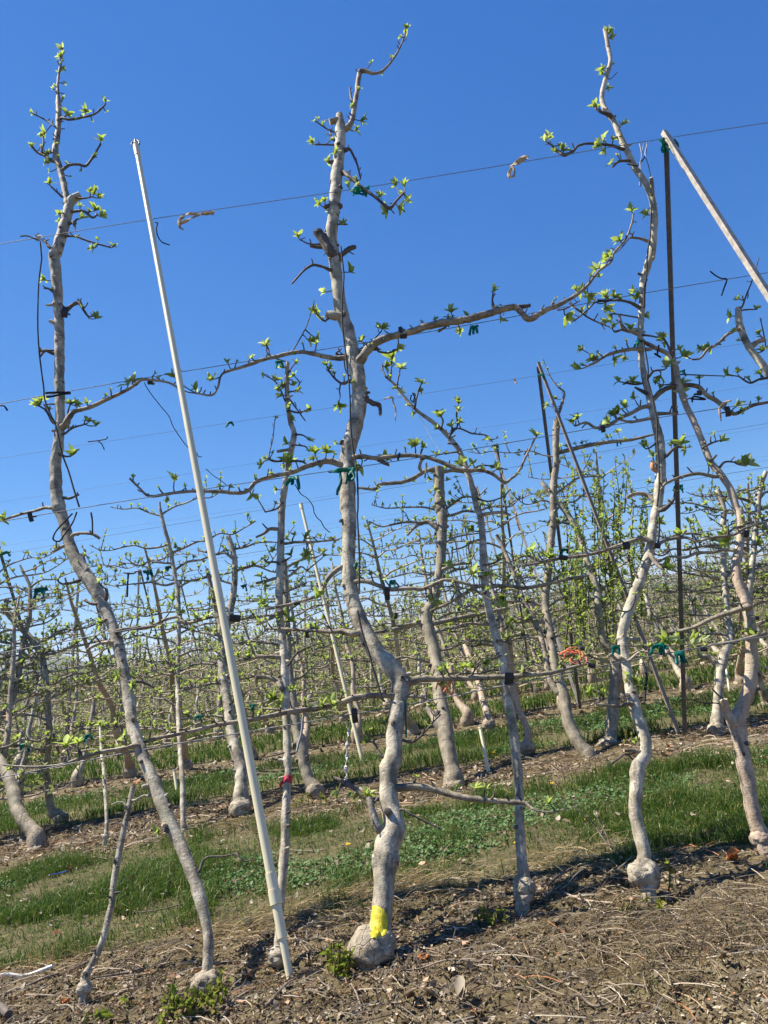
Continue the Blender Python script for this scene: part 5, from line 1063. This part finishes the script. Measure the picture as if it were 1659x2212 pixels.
def strips(items,label,mt,name,cat,off=-.06,row=1,group=None,knot=True,wob=.25):
    """items: strings of tile pixels with widths, each a ribbon; one object"""
    mb=MB(); o=None
    for s in items:
        Q=parse(s); P=np.array([onp(x,y,row,off+rnd.uniform(-.015,.015)) for x,y,_ in Q]); wd=np.array([(w_ or 4)/FX*depth(p) for (x,y,w_),p in zip(Q,P)])
        o=P[0] if o is None else o
        if knot: P=P
        P,wd=smooth_path(P,wd,.012); T=np.gradient(P,axis=0); sd=np.cross(T,fw); ph=rnd.random()*6
        sd/=np.linalg.norm(sd,axis=1)[:,None]+1e-9; a=np.sin(np.arange(len(P))*.55+ph)*wob*3
        sd=sd*np.cos(a)[:,None]+fw[None]*np.sin(a)[:,None]
        strip(mb,P,wd,sd,.0008,r=rnd.uniform(.3,1))
    ob=mb.build(name,mt,None,origin=o,smooth=True); return tag(ob,label,cat,group)
strips(['00: 1390,1372,22 1340,1385,20 1295,1390,16 1230,1385,20 1185,1405,24 1160,1435,22 1165,1470,18 1188,1490,14','00: 1295,1390,14 1250,1410,14 1210,1430,22 1165,1450,20','00: 1300,1385,12 1340,1378,16 1385,1392,14'],'frayed tan tape bow on the top wire right of the cream pipe',TAN,'tape_bow','tape')
strips(['20: 0,1075,24 40,1045,26 80,1015,34 100,1030,30','20: 20,1070,18 60,1045,22 95,1020,20','20: 0,1080,18 15,1110,16 10,1150,22','10: 1659,1070,16 1640,1130,26 1650,1155,20'],'frayed tan tape bow on the top wire left of the zigzag tree',TAN,'tape_bow','tape')
strips(['11: 830,925,8 880,915,14 890,950,12 905,1000,12 903,1070,8'],'pale tan tape tail hanging from the thin wire right of the central trunk',TAN,'tape_tail','tape',row=2,off=0)
strips(['02: 1030,365,14 1015,400,14 995,435,12 1000,462,10'],'tan tape curl beside the green tapes left of the cream pipe',TAN,'tape_tail','tape',row=2,off=0)
strips(['21: 10,790,12 20,810,14 28,830,10'],'white tape scrap on the thin wire left of the small post pair',TAN,'tape_tail','tape',row=2,off=0)
strips(['21: 1420,935,14 1380,950,18 1345,990,16 1355,1070,14'],'white tape tail by the black clip on the arched limb right of the tall post',TAN,'tape_tail','tape')
strips(['22: 25,0,14 30,60,14 50,120,10'],'tan tape strip dangling in the branches right of the thin young tree',TAN,'tape_tail','tape',row=2,off=0)
strips(['11: 1075,1310,22 1060,1370,24 1075,1400,20','11: 1105,1340,12 1095,1440,12'],'pale brown tape wrapped on a limb right of the central trunk',TAN,'tape_tail','tape',off=-.02)
strips(['00: 230,1555,26 260,1535,30 285,1560,24'],'white tape scrap bound at the top wire on the left tree tip',SILVER,'tape_tail','tape')
GL=[('01',1490,1080,50,2,'green tape knot on the thin wire right of the cream pipe'),('11',145,685,60,1,'green tape tied where the young tree meets the second wire'),('11',245,1440,95,1,'crumpled green tape on the middle limb beside the pale young tree'),
('11',1415,458,75,1,'green tape tied under the long right limb of the central tree'),('11',1550,1225,40,2,'small green tape knot at the tip of the thin leaning tree twig'),('21',825,552,60,1,'green tape band on the zigzag trunk above the left lateral'),
('21',185,768,50,2,'green tape at the top of the smaller post pair'),('21',1080,1495,80,2,'green tape on the tall dark post at mid height'),('21',680,1200,45,2,'green tape on a far limb left of the zigzag trunk'),('02',45,262,70,2,'green tape on the wire at the left edge of the photo'),
('02',270,500,110,2,'long green tape streamer on the wire left of the leaning trunk'),('02',955,385,80,2,'green tape tails left of the tan curl behind the cream pipe'),('02',1100,355,60,2,'green tape on the thin pole-like tree'),('02',570,1450,60,1,'pale green tape lump on the lower wire left of the leaning trunk'),
('02',150,1510,70,2,'green tape strip on the low wire near the left edge'),('02',1290,1325,60,1,'flat green tape on the low wire left of the cream pipe'),('02',1580,478,55,2,'green tape in the branches just right of the cream pipe'),('02',1635,1255,60,1,'green tape on the lower wire right of the cream pipe'),
('22',672,875,80,1,'wide green tape on the lowest wire left of the zigzag trunk'),('22',1085,918,95,1,'green tape wound on the tall dark post above the ground'),('22',345,245,60,2,'green tape on the wire at the bowed tree'),('22',440,330,60,2,'green tape fluttering left of the bushy tree'),('22',952,865,90,1,'hanging green tape tails left of the tall dark post'),
('12',885,450,60,2,'green tape hanging beside the black clip right of the central trunk'),('12',655,335,40,1,'green tape scrap at the right edge of the central trunk'),('12',685,430,40,2,'tiny green tape knot right of the central trunk'),('21',1105,745,50,2,'green tape on the limb by the tall dark post'),('02',1005,800,40,3,'tiny green tape knot on a far wire left of the cream pipe')]
for ij,x,y,s,row,lb in GL:
    its=[]; 
    for q in range(rnd.randint(2,4)):
        dx=rnd.uniform(-.8,.8)*s; its.append('%s: %d,%d,%d %d,%d,%d %d,%d,%d'%(ij,x,y,s*.22,x+dx*.5,y+rnd.uniform(0,.2)*s,s*.30,x+dx*.8,y+rnd.uniform(.3,.8)*s,s*.22))
    its.append('%s: %d,%d,%d %d,%d,%d'%(ij,x-s*.35,y+s*.08,s*.3,x+s*.35,y-s*.08,s*.3))
    strips(its,lb,GREEN,'green_tape','tape',row=row,off=-.07 if row==1 else 0)
strips(['10: 600,1240,16 640,1232,40 690,1222,36 735,1215,26','10: 635,1235,18 632,1268,14','10: 690,1225,36 708,1250,26 712,1275,16','10: 640,1245,24 700,1262,24'],'dark teal tape tied at the top wire on the central tree',GREEN,'green_tape','tape')
strips(['11: 470,1400,16 540,1390,34 600,1385,26 640,1375,16','11: 640,1380,24 605,1420,40 612,1460,30','11: 625,1390,20 635,1430,24 615,1455,20','11: 545,1395,16 552,1460,18 530,1520,22 525,1550,18','11: 645,1370,12 600,1420,14 582,1480,14'],'big loose green tape knot round the central trunk at the middle wire',GREEN,'green_tape','tape',off=-.15)
strips(['20: 955,915,30 1000,908,44 1060,905,26','20: 975,920,30 985,975,36 1010,960,40 1020,920,30','20: 1055,900,20 1068,930,22 1078,960,16','20: 980,940,40 1020,935,40'],'green tape wrapped round the top of the tall dark steel post',GREEN,'green_tape','tape',off=-.02)
strips(['13: 165,72,26 195,68,28 232,72,28'],'red tape band round the pale young trunk',RED,'tape_band','tape',off=.0)if False else None
mb=MB(); kk=int(np.abs(YP[:,2]-onp(553+197/3,1659+72/3,1,.12)[2]).argmin()); tube(mb,YP[kk-1:kk+2],YR[kk-1:kk+2]+.0035,14,resample=False,rough=.03); strip(mb,[YP[kk]+np.array([-YR[kk],-.02,0]),YP[kk]+np.array([-YR[kk]-.02,-.03,-.015])],.02,[0,0,1.]); o=mb.build('tape_band',RED,None,origin=YP[kk]); tag(o,'red tape band round the pale young trunk','tape')
CL=[('01',975,820,36,22,1,'black clip on the left tree lateral above the hanging wire'),('11',955,508,46,56,1,'black rubber clip round the thick right limb near its fork'),('11',935,475,26,30,1,'small black clip tab standing above the thick right limb'),('11',925,1300,14,50,1,'slim black clip upright on the middle right limb of the central tree'),
('02',200,30,30,66,1,'black clip hanging at the left edge wire'),('02',1525,688,70,44,1,'black clip right beside the cream pipe at mid height'),('12',330,790,20,44,1,'black clip on the lower left limb of the central tree'),('12',267,590,40,24,1,'black clip where the limb meets the fourth wire by the young tree'),
('12',850,530,36,80,1,'large black clip hanging from the arched limb right of the central trunk'),('12',640,1318,40,96,1,'large black tag hanging below the lowest limb, above a silver film strip'),('22',-20,1080,60,80,1,'black and clear clip on the low limb crossing the young flaking tree'),('21',588,1120,30,46,1,'black clip on the wire left of the zigzag trunk'),
('21',1395,1008,36,66,1,'square black clip on the arched limb right of the tall post'),('21',1212,888,34,30,1,'black clip at the bend of the arched limb'),('21',590,290,76,16,1,'black clip pressed along the wire left of the zigzag trunk'),('22',738,218,46,50,1,'black clip on the smooth left limb of the zigzag tree'),('22',330,295,60,30,1,'black clip on the far end of the smooth left limb'),
('22',940,218,40,36,1,'black clip just right of the zigzag trunk'),('22',515,995,50,26,1,'black clip on the lowest limb left of the zigzag trunk'),('22',1240,890,46,24,1,'black clip on the low wire right of the tall post'),('12',908,672,18,40,2,'small black clip on a second row limb right of the central trunk'),('22',455,885,30,24,1,'black clip near the orange string tangle'),
('01',422,365,40,70,1,'bunched black tie on the left trunk beside a hooked twig'),('21',745,330+490,22,14,1,'short black clip in the branches left of the zigzag trunk'),('22',1515,140,34,44,1,'black clip on the pinkish tree limb'),('22',1585,685,26,20,1,'black clip on the pinkish tree trunk')]
for ij,x,y,wz,hz_,row,lb in CL:
    i,j=int(ij[0]),int(ij[1]); c=onp(553*i+x/3,553*j+y/3,row,-.065); dd=depth(c)/FX; W_,H_=wz/3*dd,hz_/3*dd; mb=MB()
    a=rnd.uniform(-.25,.25); u=rt*math.cos(a)+upv*math.sin(a); v=upv*math.cos(a)-rt*math.sin(a)
    P=[c+v*H_*(.5-t)+fw*(-.008*math.sin(t*3.1)) for t in np.linspace(0,1,6)]
    strip(mb,P,W_*np.array([.85,1,1,.95,1,.9]),u,.0022)
    tube(mb,[c+u*math.cos(t)*W_*.35+fw*(.035+.036*math.sin(t)) for t in np.linspace(0,6.2,10)],[.004]*10,5,resample=False,rough=0)
    o=mb.build('rubber_clip',BLACK,None,origin=c,smooth=False); tag(o,lb,'clip')
strips(['12: 612,1365,26 600,1430,22 590,1500,26 588,1580,24 582,1659,28 | 13: 590,30,26 575,90,20'],'twisted silver film strip hanging behind the lowest left limb of the central tree',SILVER,'film_strip','film',off=-.03,wob=.6)
cord('22: 300,930 330,900 400,890 440,905 450,940 430,970 380,940 350,960 310,930 360,895 430,930 455,980 440,900 385,915 330,950 345,890 420,885 400,960 450,990 460,930 370,905 320,915','tangled orange string bundle on the low wire right of the flaking young tree',r=.0026,mt=ORANGE,name='string_tangle',cat='string',off=.0,wob=.02)
cord('12: 1180,1150 1190,1100 1230,1090 1270,1110 1250,1190 1220,1110 1200,1170 1260,1090 1240,1160','orange string strands hanging from the low limb behind the central tree',r=.004,mt=ORANGE,name='string_tangle',cat='string',off=.0,wob=.02)

# things on the ground ----------------------------------------------------
def gp(i,j,x,y,dz=.01):
    c=ground(553*i+x/3,553*j+y/3); c[2]=float(hz(c[0],c[1])[0])+dz; return c
def stick(s,label,group=None,mt=None,lift=.008,name='fallen_stick',cat='stick',twigs=True):
    Q=parse(s); P=[]; rad=[]
    for x,y,w_ in Q:
        c=ground(x,y); c[2]=float(hz(c[0],c[1])[0])+lift+rnd.uniform(0,.008); P.append(c if twigs else c-np.array([0,0,.004])); rad.append((w_ or 3)/FX*depth(c)/2)
    mb=MB(); a,b=tube(mb,P,rad,7,step=.014,rough=.15 if twigs else 0,seed=rnd.randint(0,99))
    if twigs: spurs(mb,MB(),a,b,.12,0,.03,mi=0)
    o=mb.build(name,mt or STICK,None,origin=a[0]); return tag(o,label,cat,group)
SG=('bare brown pruned twig lying on the leaf litter under the front row','pruned twigs on the near soil')
for s in ['03: 170,1400,16 300,1370,18 430,1310,16 580,1260,12','03: 600,1350,10 720,1330,14 900,1300,16 1100,1280,14','03: 620,1500,20 750,1480,22 900,1450,18 1150,1430,14','03: 700,1320,9 800,1250,10 900,1180,8','03: 160,1470,14 260,1490,16 380,1485,12','03: 390,1540,12 450,1570,12 500,1610,9','03: 500,1560,9 560,1590,10 650,1640,9','03: 150,1610,10 260,1630,12 350,1659,10','03: 1380,1250,9 1480,1245,10 1659,1238,9',
'03: 1659,1440,14 1540,1510,22 1480,1590,26 1440,1650,26','03: 620,1370,9 800,1350,9 980,1340,8','13: 1010,1100,9 1100,1130,12 1230,1155,12 1360,1165,9','13: 870,1370,9 1050,1330,12 1250,1320,12 1480,1300,9','13: 740,1360,10 820,1440,13 900,1540,14 930,1600,10','13: 620,1420,12 660,1500,14 680,1570,12 650,1640,8','13: 680,1540,10 800,1550,14 950,1555,12','13: 400,1370,10 440,1420,9 500,1450,7',
'13: 240,1370,16 200,1420,20 120,1540,22 60,1620,18','13: 1500,1420,10 1580,1440,12 1659,1400,9','13: 1090,1190,9 1130,1240,12 1200,1280,9','13: 1240,830,10 1300,815,12 1400,812,12 1480,830,8','13: 880,960,8 960,945,9 1010,930,7','13: 230,555,8 330,555,9 440,550,7','13: 310,350,10 400,355,10 490,340,7',
'13: 20,1120,9 100,1050,10 180,990,8','13: 250,1100,14 330,1180,12 360,1240,8','13: 90,1350,10 260,1320,12 420,1310,10','23: 350,860,14 450,880,16 560,890,12 650,900,9' if False else '23: 620,930,8 700,870,9 800,820,7','23: 210,810,10 300,760,14 400,700,12','23: 180,900,10 260,860,12 340,800,8','23: 340,1500,20 370,1460,20 430,1460,18 520,1490,18 640,1475,14 700,1440,8','23: 1010,460,14 1065,450,14',
'23: 640,1590,8 680,1520,9 695,1440,7','23: 0,1450,10 200,1400,12 380,1340,9','23: 560,1100,8 760,1080,9 980,1060,7','23: 1280,460,8 1400,440,9 1560,455,7','23: 1000,1010,8 1120,990,9 1300,1010,7','23: 920,1240,9 1100,1200,9 1250,1220,7','03: 880,930,7 1000,910,8 1200,870,7','23: 760,1530,8 860,1500,9 1000,1540,7','23: 1300,1450,9 1420,1500,9 1500,1570,7']:
    stick(s,*SG)
stick('23: 350,862,14 450,880,18 560,890,14 660,905,10','reddish brown stick on the soil below the zigzag tree burl',None,TWIG if False else BARKP)
stick('03: -20,1480,26 80,1410,26 205,1345,20','thick broken branch piece at the lower left edge',None,LIMB)
stick('03: -30,1659,70 10,1600,60 40,1659,50' if False else '03: -60,1560,80 0,1590,70 60,1640,50','dark stump of wood in the bottom left corner',None,TWIG,lift=.02)
for s in ['23: 650,545,18 600,470,16 540,380,12 480,300,8','23: 650,545,14 610,430,10 555,330,7','23: 655,550,12 710,500,10 750,430,6']:
    Q=parse(s); b=ground(Q[0][0],Q[0][1]); P=[onY(x,y,b[1]+.05*k) for k,(x,y,_) in enumerate(Q)]; mb=MB(); a,r_=tube(mb,P,[q[2]/FX*depth(p)/2 for q,p in zip(Q,P)],6,step=.02,rough=.15); spurs(mb,MB(),a,r_,.08,0,.03,mi=0)
    tag(mb.build('dead_shoot',STICK,None,origin=a[0]),'dead upright shoot sticking out of the grass left of the bulbous zigzag tree','dead shoot','dead shoots by the zigzag tree')
G2S=('bare twig lying on the soil strip under the second row','pruned twigs under the second row')
for s in ['03: 500,400,8 530,440,8 560,480,6','03: 420,600,8 560,590,9 700,600,7','03: 860,350,9 840,430,8','03: 620,240,8 700,190,9 780,180,7','03: 900,420,7 1050,410,8 1300,370,7','03: 1300,360,8 1450,330,9 1560,300,7','22: 520,1600,9 600,1560,9 700,1530,7','22: 1000,1620,8 1150,1600,9 1300,1580,7','22: 1380,1180,10 1480,1170,10','13: 230,60,8 320,45,9 420,50,7','22: 380,1350,8 480,1340,9 600,1330,7','22: 1150,1430,9 1260,1420,9 1400,1400,7']:
    stick(s,*G2S)
stick('03: -60,1365,26 40,1340,28 160,1320,28 340,1285,24','white plastic pipe piece lying on the soil at the left edge',None,WHITE,.012,'plastic_pipe','pipe',False)
stick('03: 325,740,7 380,718,7 435,703,6','piece of blue twine lying in the clover at the left',None,BLUE,.03,'twine','twine',False)
for (i,j,x,y,s,lb) in ((0,3,430,1522,75,'curled orange brown dead leaf at the foot of the topped stem'),(2,3,1440,620,90,'crumpled rust red dead leaf on the soil near the right edge'),(1,3,1130,1510,90,'big curled brown dead leaf at the bottom centre'),(1,3,1000,1530,100,'large folded tan dead leaf at the bottom, left of the curled brown one'),(1,3,1340,1530,110,'large grey papery dead leaf at the bottom right of centre'),(1,3,1440,1600,80,'pale curled dead leaf at the bottom edge'),(0,3,1600,1370,80,'tan dead leaf beside the sucker shoots of the left leaning tree'),(2,3,1380,1280,80,'grey papery dead leaf lying in the shadow at the lower right')):
    c=gp(i,j,x,y,.018); d=depth(c)/FX*s/3; mb=MB()
    for q in range(3):
        Q=leaf_local(rnd.uniform(.5,1.0),rnd.uniform(-.6,.6))*d*rnd.uniform(.8,1.2); a=rnd.random()*6.28; u=np.array([math.cos(a),math.sin(a),rnd.uniform(-.1,.4)]); v=np.array([-math.sin(a),math.cos(a),rnd.uniform(-.4,.4)])
        mb.add(c+(Q[:,:1]-.5*d)*u+Q[:,1:2]*v*1.1+Q[:,2:]*np.array([0,0,1.]),LF,0,None,1.0 if 'r' in lb[:15] and ('orange' in lb or 'rust' in lb) else rnd.uniform(.35,.8))
    tag(mb.build('dead_leaf',LITTER,None,origin=c),lb,'dead leaf')
DN=[(2,3,262,100),(2,3,25,485),(1,3,595,495),(1,3,1590,600),(1,2,1540,1560),(1,2,1552,1612),(1,2,1495,1555),(1,2,1602,1610),(1,2,1480,1582),(1,2,1560,1590),(1,2,800,1650),(2,2,975,1300),(2,2,1018,1297),(2,2,262,1218),(0,3,540,128),(0,3,470,290),(0,3,575,105)]
DL={0:'yellow dandelion flower in the clover left of the zigzag tree',1:'yellow dandelion flower beside the flaking young trunk, near the grass edge',2:'yellow dandelion flower in the grass left of the central trunk',3:'yellow dandelion flower in the grass right of the central trunk',10:'yellow dandelion flower right behind the central trunk',11:'yellow dandelion flower between the two legs of the tall steel post',12:'yellow dandelion flower just left of the dark upright post base',13:'yellow dandelion flower far back left of the bowed tree',14:'yellow dandelion flower far back at the left',15:'yellow dandelion flower by the knotty left burl tree',16:'yellow dandelion flower far back at the left, higher of the pair'}
for k,(i,j,x,y) in enumerate(DN):
    c=gp(i,j,x,y,0); hgt=rnd.uniform(.04,.07); b=ground(553*i+x/3,553*j+y/3,.0); r_=.013 if c[1]<5 else .017
    top=ground(553*i+x/3,553*j+y/3,float(hz(b[0],b[1])[0])+hgt); mb=MB(); tube(mb,[[top[0],top[1],top[2]-hgt-.01],top],[.002,.002],5,resample=False,rough=0,mi=1)
    for q in range(26):
        a=rnd.random()*6.28; l=r_*rnd.uniform(.5,1.1); e=np.array([math.cos(a)*l,math.sin(a)*l,(r_*1.1-l)*.8]); s=np.array([-math.sin(a),math.cos(a),0])*r_*.22
        mb.add([top,top+e-s,top+e*1.15,top+e+s],[(0,1,2,3)])
    o=mb.build('dandelion',[DAND,GRASS],None,origin=top); 
    if k in DL: tag(o,DL[k],'dandelion')
    else: tag(o,'yellow dandelion flower in the cluster around the short pipe stub','dandelion','dandelions around the pipe stub')
